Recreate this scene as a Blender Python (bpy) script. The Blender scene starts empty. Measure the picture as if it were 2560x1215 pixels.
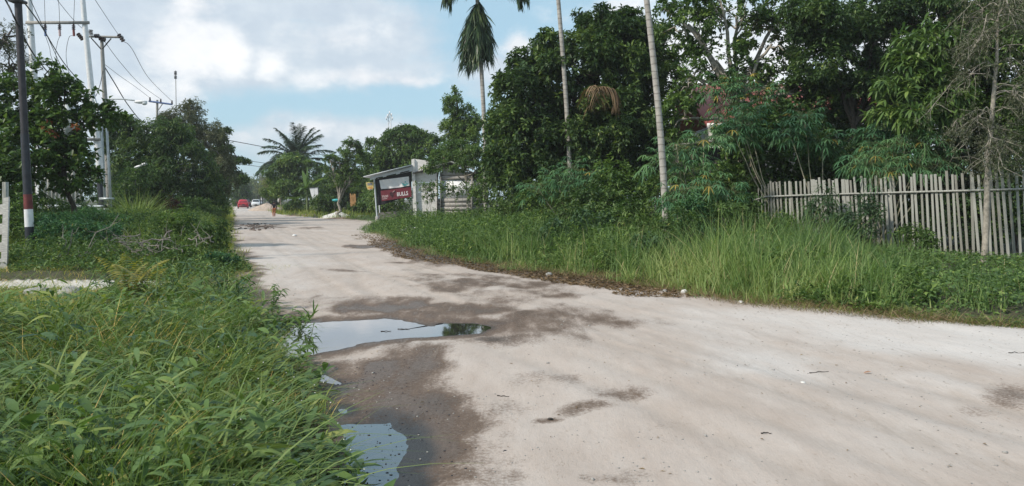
import bpy, math, random
import numpy as np
from mathutils import Vector, Matrix

rng = np.random.default_rng(11)
random.seed(11)
S = bpy.context.scene
COL = S.collection
R = math.radians

# ------------------------------------------------------------------ camera, sky, sun, exposure
F, HZ, EYE = 1900.0, 497.0, 1.65          # focal length in photo pixels, horizon row, eye height


def P(px, py, Y):
    """world point seen at photo pixel (px,py) at distance Y"""
    return ((px - 1280) / F * Y, Y, EYE + (HZ - py) / F * Y)


def G(px, py):
    """flat-ground point under a photo pixel"""
    Y = EYE * F / (py - HZ)
    return ((px - 1280) / F * Y, Y)


cam = bpy.data.cameras.new('camera')
cam.sensor_width = 36
cam.lens = F / 2560 * 36
cam.shift_y = -(607.5 - HZ) / 2560
cam.clip_end = 3000
camo = bpy.data.objects.new('camera', cam)
camo.location = (0, 0, EYE)
camo.rotation_euler = (R(90), 0, 0)
COL.objects.link(camo)
S.camera = camo

S.view_settings.view_transform = 'Standard'
S.view_settings.look = 'None'
S.view_settings.exposure = 0.36
S.view_settings.gamma = 1.0
S.cycles.max_bounces = 6
S.cycles.transparent_max_bounces = 4
S.cycles.diffuse_bounces = 3
S.cycles.volume_bounces = 0

SUN_DIR = Vector((-0.66, -0.40, 0.64)).normalized()      # towards the sun
sl = bpy.data.lights.new('sun', 'SUN')
sl.energy = 3.3
sl.angle = R(3.5)
sl.color = (1.0, 0.91, 0.80)
so = bpy.data.objects.new('sun', sl)
so.rotation_euler = SUN_DIR.to_track_quat('Z', 'Y').to_euler()
COL.objects.link(so)


class NT:
    """tiny node-tree helper"""

    def __init__(s, tree):
        s.t = tree
        s.n = tree.nodes
        s.l = tree.links

    def node(s, typ, **kw):
        n = s.n.new(typ)
        for k, v in kw.items():
            setattr(n, k, v)
        return n

    def put(s, sock, v):
        if hasattr(v, 'is_output'):
            s.l.new(v, sock)
        else:
            sock.default_value = v

    def math(s, op, a, b=0.0, clamp=False):
        n = s.node('ShaderNodeMath', operation=op, use_clamp=clamp)
        s.put(n.inputs[0], a)
        s.put(n.inputs[1], b)
        return n.outputs[0]

    def vmath(s, op, a, b=(0, 0, 0)):
        n = s.node('ShaderNodeVectorMath', operation=op)
        s.put(n.inputs[0], a)
        s.put(n.inputs[1], b)
        return n.outputs['Value'] if op == 'LENGTH' else n.outputs[0]

    def noise(s, vec, scale, detail=4.0, rough=0.55):
        n = s.node('ShaderNodeTexNoise')
        if vec is not None:
            s.l.new(vec, n.inputs['Vector'])
        n.inputs['Scale'].default_value = scale
        n.inputs['Detail'].default_value = detail
        n.inputs['Roughness'].default_value = rough
        return n.outputs['Fac']

    def mix(s, fac, a, b, blend='MIX'):
        n = s.node('ShaderNodeMix', data_type='RGBA', blend_type=blend)
        s.put(n.inputs[0], fac)
        s.put(n.inputs[6], a if hasattr(a, 'is_output') else tuple(a) + (1,))
        s.put(n.inputs[7], b if hasattr(b, 'is_output') else tuple(b) + (1,))
        return n.outputs[2]

    def step(s, x, a, b):
        n = s.node('ShaderNodeMapRange', interpolation_type='SMOOTHSTEP')
        s.put(n.inputs[0], x)
        n.inputs[1].default_value = a
        n.inputs[2].default_value = b
        return n.outputs[0]

    def ramp(s, x, stops):
        n = s.node('ShaderNodeValToRGB')
        s.put(n.inputs[0], x)
        e = n.color_ramp.elements
        while len(e) < len(stops):
            e.new(0.5)
        for el, (p, c) in zip(e, stops):
            el.position = p
            el.color = tuple(c) + (1,)
        return n.outputs[0]

    def attr(s, name):
        n = s.node('ShaderNodeAttribute', attribute_name=name)
        return n.outputs['Fac']


W = bpy.data.worlds.new('World')
S.world = W
W.use_nodes = True
W.node_tree.nodes.clear()
w = NT(W.node_tree)
wo = w.node('ShaderNodeOutputWorld')
bg = w.node('ShaderNodeBackground')
bg.inputs['Strength'].default_value = 0.09
w.l.new(bg.outputs[0], wo.inputs['Surface'])
sky = w.node('ShaderNodeTexSky', sky_type='NISHITA', sun_disc=False)
sky.sun_elevation = math.asin(SUN_DIR.z)
sky.sun_rotation = math.atan2(SUN_DIR.x, SUN_DIR.y)
sky.air_density = 1.0
sky.dust_density = 0.6
sky.ozone_density = 1.6
tc = w.node('ShaderNodeTexCoord')
sep = w.node('ShaderNodeSeparateXYZ')
w.l.new(tc.outputs['Generated'], sep.inputs[0])
az = w.math('ARCTAN2', sep.outputs[0], sep.outputs[1])
el = w.math('ARCSINE', sep.outputs[2])
cmb = w.node('ShaderNodeCombineXYZ')
w.put(cmb.inputs[0], az)
w.put(cmb.inputs[1], w.math('MULTIPLY', el, 1.5))
pdir = cmb.outputs[0]
fb = w.noise(pdir, 7.0, 9.0, 0.62)
fb2 = w.noise(pdir, 16.0, 8.0, 0.6)
warp = w.node('ShaderNodeTexNoise')
w.l.new(pdir, warp.inputs['Vector'])
warp.inputs['Scale'].default_value = 9.0
warp.inputs['Detail'].default_value = 6.0
pw = w.vmath('ADD', pdir, w.vmath('SCALE', w.vmath('SUBTRACT', warp.outputs['Color'], (0.5, 0.5, 0.5))))
pw.node.inputs[1].links[0].from_node.inputs['Scale'].default_value = 0.07


def cloud_blobs(bl):
    out = None
    for (px, py, rx, ry, s) in bl:
        a = math.atan((px - 1280) / F)
        e = math.atan((HZ - py) / F * math.cos(a)) * 1.5
        d = w.vmath('DIVIDE', w.vmath('SUBTRACT', pw, (a, e, 0)), (rx / F, ry / F * 1.5, 1))
        v = w.math('MULTIPLY', w.math('SUBTRACT', 1.0, w.vmath('LENGTH', d)), s)
        out = v if out is None else w.math('MAXIMUM', out, v)
    return out


# bright cumulus and flat grey veil, placed by direction
white = cloud_blobs([(470, 120, 130, 95, 1.2), (560, 130, 90, 70, 1.1), (480, 10, 75, 60, 1.0), (680, 150, 60, 50, .7),
                     (900, 190, 170, 34, .8), (1030, 190, 100, 26, .7), (850, 90, 170, 60, .45), (1300, 110, 80, 60, 1.0),
                     (330, 245, 150, 60, .6), (450, 215, 60, 60, .6), (760, 330, 260, 30, .55), (1800, 190, 520, 260, 1.1),
                     (2300, 150, 500, 300, 1.0), (1560, 30, 150, 80, .9)])
grey = cloud_blobs([(150, 60, 560, 210, 1.3), (620, 100, 420, 130, 1.1), (850, 110, 330, 130, 1.1), (700, 10, 380, 60, 1.0), (950, 170, 260, 60, .9),
                    (250, 260, 300, 110, .9), (560, 340, 520, 45, .6), (850, 335, 500, 50, .7), (1230, 190, 190, 60, .7)])
front = w.math('MULTIPLY', w.step(sep.outputs[1], 0.25, 0.6), w.math('SUBTRACT', 1.0, w.step(el, 0.6, 0.85)))
rest = w.math('SUBTRACT', 1.0, front)
far_c = w.math('MULTIPLY', w.step(w.noise(pdir, 2.2, 8.0, .6), 0.44, 0.62), rest)
gm = w.step(w.math('ADD', grey, w.math('MULTIPLY', w.math('SUBTRACT', fb, 0.5), 1.8)), -0.1, 0.55)
wm = w.step(w.math('ADD', white, w.math('ADD', w.math('MULTIPLY', w.math('SUBTRACT', fb2, 0.5), 1.6), w.math('MULTIPLY', w.math('SUBTRACT', fb, 0.5), 1.2))), -0.05, 0.85)
gm = w.math('MULTIPLY', gm, w.math('MULTIPLY', front, 0.72))
wm = w.math('MULTIPLY', wm, w.math('MULTIPLY', front, 0.92))
skyc = w.mix(1.0, sky.outputs[0], (0.92, 1.06, 1.05), 'MULTIPLY')
skyc = w.mix(0.7, skyc, (4.5, 6.7, 8.1))
c1 = w.mix(gm, skyc, w.mix(w.step(fb2, .3, .7), (5.9, 6.35, 7.1), (7.3, 7.65, 8.1)))
c2 = w.mix(wm, c1, w.mix(w.step(fb, .35, .65), (7.6, 7.8, 8.2), (9.6, 9.7, 9.8)))
c3 = w.mix(far_c, c2, (6.8, 7.0, 7.4))
w.l.new(c3, bg.inputs['Color'])


# ------------------------------------------------------------------ mesh helpers
def mk(name, V, faces, mat, parent=None, attrs=None, smooth=False):
    """one mesh object from numpy vertices and a list of (n,3)/(n,4) index arrays"""
    V = np.asarray(V, dtype=np.float32).reshape(-1, 3)
    me = bpy.data.meshes.new(name)
    me.vertices.add(len(V))
    me.vertices.foreach_set('co', V.ravel())
    faces = [np.asarray(f, dtype=np.int32) for f in faces if len(f)]
    idx = np.concatenate([f.ravel() for f in faces])
    tot = np.concatenate([np.full(len(f), f.shape[1], np.int32) for f in faces])
    st = np.concatenate([[0], np.cumsum(tot)[:-1]]).astype(np.int32)
    me.loops.add(len(idx))
    me.loops.foreach_set('vertex_index', idx)
    me.polygons.add(len(tot))
    me.polygons.foreach_set('loop_start', st)
    me.polygons.foreach_set('loop_total', tot)
    if smooth:
        me.polygons.foreach_set('use_smooth', np.ones(len(tot), bool))
    for k, a in (attrs or {}).items():
        at = me.attributes.new(k, 'FLOAT', 'POINT')
        at.data.foreach_set('value', np.asarray(a, np.float32))
    me.update(calc_edges=True)
    me.validate()
    if mat:
        me.materials.append(mat)
    o = bpy.data.objects.new(name, me)
    COL.objects.link(o)
    if parent:
        o.parent = parent
    return o


def tag(o, label=None, cat=None, group=None, kind=None):
    if label:
        o['label'] = label
    if cat:
        o['category'] = cat
    if group:
        o['group'] = group
    if kind:
        o['kind'] = kind
    return o


def empty(name, loc, label, cat, group=None, rz=0):
    o = bpy.data.objects.new(name, None)
    o.empty_display_size = 0.2
    o.location = loc
    o.rotation_euler = (0, 0, rz)
    COL.objects.link(o)
    return tag(o, label, cat, group)


def copy_tree(o, parent=None):
    c = o.copy()
    COL.objects.link(c)
    c.parent = parent
    for ch in list(o.children):
        copy_tree(ch, c)
    return c


class MB:
    """collects shapes for one mesh"""

    def __init__(s):
        s.V, s.F3, s.F4, s.n, s.A = [], [], [], 0, []

    def add(s, V, F, a=0.5):
        V = np.asarray(V, np.float32).reshape(-1, 3)
        F = np.asarray(F, np.int32)
        if len(V) == 0:
            return s
        (s.F4 if F.shape[1] == 4 else s.F3).append(F + s.n)
        s.V.append(V)
        s.A.append(np.broadcast_to(np.asarray(a, np.float32), (len(V),)))
        s.n += len(V)
        return s

    def box(s, c, d, rot=None, a=0.5, taper=1.0):
        x, y, z = [k / 2 for k in d]
        t = taper
        v = np.array([(-x, -y, -z), (x, -y, -z), (x, y, -z), (-x, y, -z), (-x * t, -y * t, z), (x * t, -y * t, z), (x * t, y * t, z), (-x * t, y * t, z)], float)
        if rot is not None:
            v = v @ np.array(rot).T
        return s.add(v + np.array(c), [(0, 3, 2, 1), (4, 5, 6, 7), (0, 1, 5, 4), (1, 2, 6, 5), (2, 3, 7, 6), (3, 0, 4, 7)], a)

    def tube(s, pts, rad, n=6, a=0.5, cap=True):
        pts = np.asarray(pts, float)
        k = len(pts)
        rad = np.broadcast_to(np.asarray(rad, float), (k,))
        t = np.gradient(pts, axis=0)
        t /= np.linalg.norm(t, axis=1)[:, None] + 1e-9
        ref = np.array([0, 0, 1.0]) if abs(t[:, 2]).mean() < 0.8 else np.array([0, 1.0, 0])
        u = np.cross(t, ref)
        u /= np.linalg.norm(u, axis=1)[:, None] + 1e-9
        v = np.cross(t, u)
        an = np.arange(n) / n * 2 * math.pi
        ring = pts[:, None] + rad[:, None, None] * (np.cos(an)[None, :, None] * u[:, None] + np.sin(an)[None, :, None] * v[:, None])
        V = ring.reshape(-1, 3)
        i = np.arange(k - 1)[:, None] * n
        j = np.arange(n)[None]
        j2 = (j + 1) % n
        Q = np.stack([i + j, i + j2, i + n + j2, i + n + j], -1).reshape(-1, 4)
        s.add(V, Q, a)
        if cap:
            for e in (0, k - 1):
                c = np.vstack([ring[e], pts[e][None]])
                jj = np.arange(n)
                s.add(c, np.stack([jj, (jj + 1) % n, np.full(n, n)], -1), a)
        return s

    def sphere(s, c, r, nu=10, nv=7, a=0.5):
        r = np.broadcast_to(np.asarray(r, float), (3,))
        th = np.linspace(0, math.pi, nv + 1)
        ph = np.arange(nu) / nu * 2 * math.pi
        V = np.stack([np.sin(th)[:, None] * np.cos(ph)[None], np.sin(th)[:, None] * np.sin(ph)[None], np.cos(th)[:, None] + 0 * ph[None]], -1)
        V = V.reshape(-1, 3) * r + np.array(c)
        i = np.arange(nv)[:, None] * nu
        j = np.arange(nu)[None]
        j2 = (j + 1) % nu
        return s.add(V, np.stack([i + j, i + nu + j, i + nu + j2, i + j2], -1).reshape(-1, 4), a)

    def prism(s, poly, y0, y1, a=0.5):
        """polygon in x,z extruded along y (convex or mild)"""
        n = len(poly)
        V = [(x, y0, z) for x, z in poly] + [(x, y1, z) for x, z in poly]
        Q = [(i, (i + 1) % n, n + (i + 1) % n, n + i) for i in range(n)]
        s.add(V, Q, a)
        cx = sum(p[0] for p in poly) / n
        cz = sum(p[1] for p in poly) / n
        for y in (y0, y1):
            VV = [(x, y, z) for x, z in poly] + [(cx, y, cz)]
            s.add(VV, [(i, (i + 1) % n, n) for i in range(n)], a)
        return s

    def build(s, name, mat, parent=None, smooth=False):
        V = np.concatenate(s.V)
        return mk(name, V, [np.concatenate(f) for f in (s.F3, s.F4) if f], mat, parent, {'tint': np.concatenate(s.A)}, smooth)


def unit(v):
    return v / (np.linalg.norm(v, axis=-1, keepdims=True) + 1e-9)


UP = np.array([0, 0, 1.0])


def leaf_cloud(pos, d, L, Wd, tint, nj=0.35, curve=0.15, fold=0.25, belly=0.45):
    """many four-vertex leaves: returns V, tris, tint per vertex"""
    N = len(pos)
    d = unit(d)
    nrm = UP + rng.normal(0, nj, (N, 3))
    sd = unit(np.cross(d, nrm))
    nr = unit(np.cross(sd, d))
    L = np.broadcast_to(L, (N,))[:, None]
    Wd = np.broadcast_to(Wd, (N,))[:, None]
    b = pos
    m = pos + d * L * belly + nr * (Wd * fold)
    V = np.stack([b, m + sd * Wd * .5, pos + d * L - nr * curve * L, m - sd * Wd * .5], 1).reshape(-1, 3)
    k = np.arange(N)[:, None] * 4
    T = np.concatenate([k + np.array([[0, 1, 2]]), k + np.array([[0, 2, 3]])])
    return V, T, np.repeat(np.broadcast_to(tint, (N,)), 4)


def leaf_long(pos, d, L, Wd, tint, droop=0.4, segs=4, nj=0.25, fold=0.2, shape=1.0):
    """long lance leaves with a midrib fold that droop toward the tip"""
    N = len(pos)
    d = unit(d)
    nrm = UP + rng.normal(0, nj, (N, 3))
    sd = unit(np.cross(d, nrm))
    L = np.broadcast_to(L, (N,))
    Wd = np.broadcast_to(Wd, (N,))
    droop = np.broadcast_to(droop, (N,))
    rows = []
    for t in np.linspace(0, 1, segs + 1):
        c = pos + d * (L * t)[:, None] - UP * (droop * L * t * t)[:, None]
        wdt = (Wd * .5 * (0.12 + 0.88 * math.sin(math.pi * min(1, (t * .92 + .06)) ** shape)))[:, None] if t < 1 else (Wd * .02)[:, None]
        lift = UP * (fold * wdt)
        rows.append(np.stack([c - sd * wdt + lift, c, c + sd * wdt + lift], 1))
    V = np.stack(rows, 1).reshape(-1, 3)
    per = (segs + 1) * 3
    q = []
    for i in range(segs):
        for j in range(2):
            q.append((i * 3 + j, i * 3 + j + 1, (i + 1) * 3 + j + 1, (i + 1) * 3 + j))
    Q = (np.arange(N)[:, None, None] * per + np.array(q)[None]).reshape(-1, 4)
    return V, Q, np.repeat(np.broadcast_to(tint, (N,)), per)


def blades(pos, h, wd, lean, bend, tint, az=None, segs=3):
    """grass blades as tapering strips"""
    N = len(pos)
    if az is None:
        az = rng.uniform(0, 2 * math.pi, N)
    a = np.stack([np.cos(az), np.sin(az), 0 * az], -1)
    tw = az + math.pi / 2 + rng.normal(0, .5, N)
    sd = np.stack([np.cos(tw), np.sin(tw), 0 * az], -1)
    h = np.broadcast_to(h, (N,))
    wd = np.broadcast_to(wd, (N,))
    rows = []
    for t in np.linspace(0, 1, segs + 1):
        c = pos + UP * (h * (t - bend * .55 * t * t))[:, None] + a * (h * (lean * t + bend * .75 * t * t))[:, None]
        ww = (wd * .5 * (1 - .93 * t ** 1.6))[:, None]
        rows.append(np.stack([c - sd * ww, c + sd * ww], 1))
    V = np.stack(rows, 1).reshape(-1, 3)
    per = (segs + 1) * 2
    q = np.array([(i * 2, i * 2 + 1, i * 2 + 3, i * 2 + 2) for i in range(segs)])
    Q = (np.arange(N)[:, None, None] * per + q[None]).reshape(-1, 4)
    return V, Q, np.repeat(np.broadcast_to(tint, (N,)), per)


_tab = np.random.default_rng(5).random((256, 256))


def vn(x, y, seed=0):
    x = np.asarray(x, float) + seed * 17.3
    y = np.asarray(y, float) + seed * 9.1
    xi, yi = np.floor(x).astype(int), np.floor(y).astype(int)
    fx, fy = x - xi, y - yi
    fx = fx * fx * (3 - 2 * fx)
    fy = fy * fy * (3 - 2 * fy)
    g = lambda a, b: _tab[a & 255, b & 255]
    return (g(xi, yi) * (1 - fx) + g(xi + 1, yi) * fx) * (1 - fy) + (g(xi, yi + 1) * (1 - fx) + g(xi + 1, yi + 1) * fx) * fy


def fbm(x, y, seed=0, o=4):
    s, a, t = 0, 1, 0
    for k in range(o):
        s = s + a * vn(x * 2 ** k, y * 2 ** k, seed + k)
        t += a
        a *= .5
    return s / t


def sst(x, a, b):
    t = np.clip((x - a) / (b - a), 0, 1)
    return t * t * (3 - 2 * t)


# ------------------------------------------------------------------ materials
def mat(name):
    m = bpy.data.materials.new(name)
    m.use_nodes = True
    t = NT(m.node_tree)
    return m, t, m.node_tree.nodes['Principled BSDF']


def simple(name, col, rough=0.6, metal=0.0, var=0.15, scale=8.0, bump=0.0, streak=None):
    m, t, b = mat(name)
    tcn = t.node('ShaderNodeTexCoord')
    v = tcn.outputs['Object']
    if streak:
        mp = t.node('ShaderNodeMapping')
        t.l.new(v, mp.inputs[0])
        mp.inputs['Scale'].default_value = streak
        v = mp.outputs[0]
    n = t.noise(v, scale, 5, .6)
    lo = tuple(c * (1 - var * 2) for c in col)
    hi = tuple(min(1, c * (1 + var)) for c in col)
    c = t.ramp(n, [(.3, lo), (.7, hi)])
    t.l.new(c, b.inputs['Base Color'])
    b.inputs['Roughness'].default_value = rough
    b.inputs['Metallic'].default_value = metal
    if bump:
        bn = t.node('ShaderNodeBump')
        bn.inputs['Strength'].default_value = bump
        bn.inputs['Distance'].default_value = 0.02
        t.l.new(n, bn.inputs['Height'])
        t.l.new(bn.outputs[0], b.inputs['Normal'])
    return m


def leafmat(name, stops, rough=0.45, trans=0.28, spec=0.28):
    m, t, b = mat(name)
    c = t.ramp(t.attr('tint'), stops)
    t.l.new(c, b.inputs['Base Color'])
    b.inputs['Roughness'].default_value = rough
    b.inputs['Specular IOR Level'].default_value = spec
    tr = t.node('ShaderNodeBsdfTranslucent')
    t.l.new(t.mix(1.0, c, (1.25, 1.35, .7), 'MULTIPLY'), tr.inputs['Color'])
    mx = t.node('ShaderNodeMixShader')
    mx.inputs[0].default_value = trans
    t.l.new(b.outputs[0], mx.inputs[1])
    t.l.new(tr.outputs[0], mx.inputs[2])
    t.l.new(mx.outputs[0], m.node_tree.nodes['Material Output'].inputs['Surface'])
    return m


M = {}
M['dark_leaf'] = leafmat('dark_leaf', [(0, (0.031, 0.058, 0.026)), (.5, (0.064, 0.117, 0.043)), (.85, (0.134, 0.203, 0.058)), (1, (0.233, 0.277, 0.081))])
M['mid_leaf'] = leafmat('mid_leaf', [(0, (0.040, 0.079, 0.026)), (.5, (0.095, 0.165, 0.046)), (.85, (0.173, 0.257, 0.064)), (1, (0.315, 0.343, 0.090))])
M['bright_leaf'] = leafmat('bright_leaf', [(0, (.045, .085, .028)), (.5, (.095, .165, .05)), (.85, (.19, .27, .08)), (1, (.36, .37, .12))])
M['grey_leaf'] = leafmat('grey_leaf', [(0, (.06, .075, .045)), (.5, (.135, .15, .095)), (.9, (.23, .235, .15)), (1, (.3, .29, .19))], .6)
M['cassava_leaf'] = leafmat('cassava_leaf', [(0, (.03, .085, .045)), (.5, (.075, .175, .08)), (.88, (.15, .26, .10)), (.93, (.28, .24, .06)), (1, (.36, .26, .06))], .5)
M['blue_leaf'] = leafmat('blue_leaf', [(0, (0.027, 0.059, 0.032)), (.5, (0.058, 0.112, 0.056)), (1, (0.116, 0.185, 0.079))], .4)
M['grass'] = leafmat('grass', [(0, (0.070, 0.123, 0.028)), (.35, (0.149, 0.223, 0.045)), (.65, (0.299, 0.330, 0.064)), (.85, (0.498, 0.413, 0.105)), (1, (0.597, 0.396, 0.154))], .5, .3)
M['sedge'] = leafmat('sedge', [(0, (0.072, 0.128, 0.040)), (.5, (0.154, 0.225, 0.068)), (1, (0.288, 0.330, 0.101))], .6, .25)
M['lalang'] = leafmat('lalang', [(0, (.05, .105, .035)), (.35, (.11, .19, .06)), (.7, (.21, .30, .095)), (.9, (.30, .37, .13)), (1, (.38, .33, .17))], .5, .32)
M['dry_leaf'] = leafmat('dry_leaf', [(0, (0.104, 0.065, 0.036)), (.5, (0.234, 0.163, 0.091)), (1, (0.416, 0.312, 0.182))], .7, .15)
M['yellow_leaf'] = leafmat('yellow_leaf', [(0, (0.192, 0.192, 0.048)), (.5, (0.360, 0.324, 0.072)), (1, (0.504, 0.360, 0.084))], .5, .35)
M['red_leaf'] = leafmat('red_leaf', [(0, (.16, .035, .025)), (.6, (.32, .09, .05)), (1, (.42, .22, .12))], .5, .25)
M['purple_leaf'] = leafmat('purple_leaf', [(0, (.03, .012, .014)), (.6, (.09, .022, .022)), (1, (.2, .06, .04))], .4, .2)
M['palm_leaf'] = leafmat('palm_leaf', [(0, (0.017, 0.036, 0.022)), (.5, (0.042, 0.078, 0.036)), (.85, (0.102, 0.144, 0.054)), (1, (0.180, 0.204, 0.084))], .4, .15)
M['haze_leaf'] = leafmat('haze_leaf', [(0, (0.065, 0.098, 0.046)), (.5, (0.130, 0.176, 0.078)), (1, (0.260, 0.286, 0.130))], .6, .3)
M['bark'] = simple('bark', (.085, .07, .055), .9, var=.3, scale=14, bump=.5)
M['dark_bark'] = simple('dark_bark', (.045, .038, .032), .9, var=.3, scale=14, bump=.5)
M['pale_bark'] = simple('pale_bark', (.34, .31, .26), .85, var=.3, scale=9, bump=.3)
M['twig'] = simple('twig', (.24, .215, .19), .9, var=.2)
M['stem_green'] = simple('stem_green', (.12, .16, .06), .6, var=.2)
M['cassava_stem'] = simple('cassava_stem', (.36, .34, .24), .7, var=.22, scale=16)
M['weathered'] = simple('weathered', (.355, .36, .325), .85, var=.28, scale=5, bump=.3, streak=(8, 8, .8))
M['weathered_brown'] = simple('weathered_brown', (.27, .268, .235), .9, var=.32, scale=5, bump=.3, streak=(8, 8, .8))
M['dark_wood'] = simple('dark_wood', (.045, .04, .036), .85, var=.3, scale=5, streak=(1, 1, 9))
M['white_wood'] = simple('white_wood', (.5, .49, .46), .75, var=.2, scale=6, streak=(1.5, 6, 8))
M['white_paint'] = simple('white_paint', (.72, .73, .74), .5, var=.08)
M['black_paint'] = simple('black_paint', (.022, .026, .036), .5, var=.25)
M['pole_black'] = simple('pole_black', (.028, .026, .032), .55, var=.3)
M['red_band'] = simple('red_band', (.16, .03, .028), .6, var=.2)
M['galv'] = simple('galv', (.42, .46, .48), .4, .35, var=.12)
M['pole_grey'] = simple('pole_grey', (.3, .29, .27), .8, var=.15)
M['dark_metal'] = simple('dark_metal', (.06, .062, .068), .5, .3)
M['insulator'] = simple('insulator', (.05, .03, .03), .25)
M['cable'] = simple('cable', (.025, .025, .028), .6)
M['concrete'] = simple('concrete', (.36, .345, .33), .9, var=.16, scale=5, bump=.2)
M['panel'] = simple('panel', (.7, .68, .655), .85, var=.1, scale=2.5, streak=(1, 1, 4))
M['plank_grey'] = simple('plank_grey', (.38, .36, .335), .85, var=.25, scale=4, streak=(1, 4, 12))
M['white_sheet'] = simple('white_sheet', (.76, .77, .79), .55, var=.06)
M['steel_pale'] = simple('steel_pale', (.55, .6, .64), .5, .1, var=.08)
M['black_tarp'] = simple('black_tarp', (.012, .012, .016), .7)
M['red_banner'] = simple('red_banner', (.155, .018, .03), .55, var=.12, scale=2)
M['banner_dark'] = simple('banner_dark', (.05, .012, .018), .6)
M['banner_white'] = simple('banner_white', (.78, .77, .77), .6, var=.04)
M['banner_pink'] = simple('banner_pink', (.5, .36, .36), .6, var=.05)
M['teal'] = simple('teal', (.10, .36, .38), .6)
M['sign_yellow'] = simple('sign_yellow', (.62, .5, .2), .5, var=.1)
M['sign_blue'] = simple('sign_blue', (.1, .16, .34), .5)
M['sign_orange'] = simple('sign_orange', (.55, .26, .05), .5)
M['brown_board'] = simple('brown_board', (.42, .24, .10), .75, var=.25, scale=2.5)
M['roof_red'] = simple('roof_red', (.32, .085, .07), .6, var=.2, scale=4, streak=(14, 1, 1))
M['roof_grey'] = simple('roof_grey', (.2, .19, .18), .7, var=.25, scale=3, streak=(10, 1, 1))
M['wall_white'] = simple('wall_white', (.55, .54, .52), .85, var=.12, scale=2)
M['glass_dark'] = simple('glass_dark', (.02, .025, .03), .08, var=.05)
M['tyre'] = simple('tyre', (.018, .018, .018), .85)
M['rim'] = simple('rim', (.4, .4, .42), .35, .7)
M['car_red'] = simple('car_red', (.42, .02, .035), .3, var=.04)
M['car_white'] = simple('car_white', (.74, .75, .77), .3, var=.03)
M['car_silver'] = simple('car_silver', (.45, .47, .5), .3, .4, var=.04)
M['lamp_red'] = simple('lamp_red', (.3, .012, .012), .2)
M['lamp_clear'] = simple('lamp_clear', (.7, .72, .74), .15)
M['plate'] = simple('plate', (.03, .03, .03), .5)
M['skin'] = simple('skin', (.22, .12, .075), .6, var=.05)
M['hair'] = simple('hair', (.012, .01, .01), .55)
M['shirt'] = simple('shirt', (.016, .014, .022), .85)
M['trousers'] = simple('trousers', (.36, .12, .06), .85, var=.1)
M['stone'] = simple('stone', (.34, .33, .31), .85, var=.25, scale=12, bump=.4)
M['white_stone'] = simple('white_stone', (.62, .61, .58), .8, var=.12, scale=10, bump=.3)
M['plastic_white'] = simple('plastic_white', (.68, .68, .67), .5, var=.06)
M['rubbish'] = simple('rubbish', (.10, .09, .095), .8, var=.5, scale=20)
M['rock_red'] = simple('rock_red', (.16, .12, .10), .9, var=.3, scale=6, bump=.4)
M['flower'] = simple('flower', (.75, .75, .7), .6, var=.05)
M['turquoise'] = simple('turquoise', (.05, .4, .42), .4)


def palm_bark():
    m, t, b = mat('ringed_palm_bark')
    tcn = t.node('ShaderNodeTexCoord')
    v = tcn.outputs['Object']
    n = t.noise(v, 5, 5, .6)
    sp = t.node('ShaderNodeSeparateXYZ')
    t.l.new(v, sp.inputs[0])
    z = t.math('ADD', t.math('MULTIPLY', sp.outputs[2], 5.2), t.math('MULTIPLY', n, .5))
    ring = t.step(t.math('ABSOLUTE', t.math('SUBTRACT', t.math('FRACT', z), .5)), .36, .48)
    c = t.ramp(n, [(.3, (.26, .245, .22)), (.7, (.44, .42, .39))])
    c = t.mix(t.math('MULTIPLY', ring, .65), c, (.13, .115, .1))
    t.l.new(c, b.inputs['Base Color'])
    b.inputs['Roughness'].default_value = .85
    return m


M['palm_bark'] = palm_bark()

# ------------------------------------------------------------------ ground, road, puddles
# road edges (y, x) on the ground
LEFT = np.array([(-30, 14), (1, .75), (3, -.35), (4.37, -.92), (5.67, -1.42), (7.41, -2.0), (8.3, -2.35), (10.35, -3.1), (12, -3.9), (16.2, -5.5), (25.5, -9.3),
                 (37.8, -13.9), (65, -23.9), (130, -47.8), (400, -147)])
RIGHT = np.array([(-30, 14.5), (4, 8.6), (9, 7.0), (9.6, 6.2), (10.1, 5.2), (10.8, 4.4), (11.6, 3.7), (13.6, 2.65), (15.8, 1.35), (18.7, -.45), (21.9, -2.3), (26, -3.7), (30.4, -4.7),
                  (37.8, -7.5), (44, -8.6), (52, -9.9), (57, -11.2), (60, -13.3), (65, -17), (78, -24), (136, -45.6), (400, -142)])


def XL(y):
    return np.interp(y, LEFT[:, 0], LEFT[:, 1])


def XR(y):
    return np.interp(y, RIGHT[:, 0], RIGHT[:, 1])


def seg_sdf(x, y, poly):
    """signed distance to a closed polygon, negative inside"""
    poly = np.asarray(poly, float)
    d = np.full(np.shape(x), 1e9)
    ins = np.zeros(np.shape(x), bool)
    n = len(poly)
    for i in range(n):
        ax, ay = poly[i]
        bx, by = poly[(i + 1) % n]
        ex, ey = bx - ax, by - ay
        t = np.clip(((x - ax) * ex + (y - ay) * ey) / (ex * ex + ey * ey + 1e-12), 0, 1)
        d = np.minimum(d, np.hypot(x - ax - t * ex, y - ay - t * ey))
        c = ((ay > y) != (by > y)) & (x < (bx - ax) * (y - ay) / ((by - ay) if by != ay else 1e-12) + ax)
        ins ^= c
    return np.where(ins, -d, d)


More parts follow.
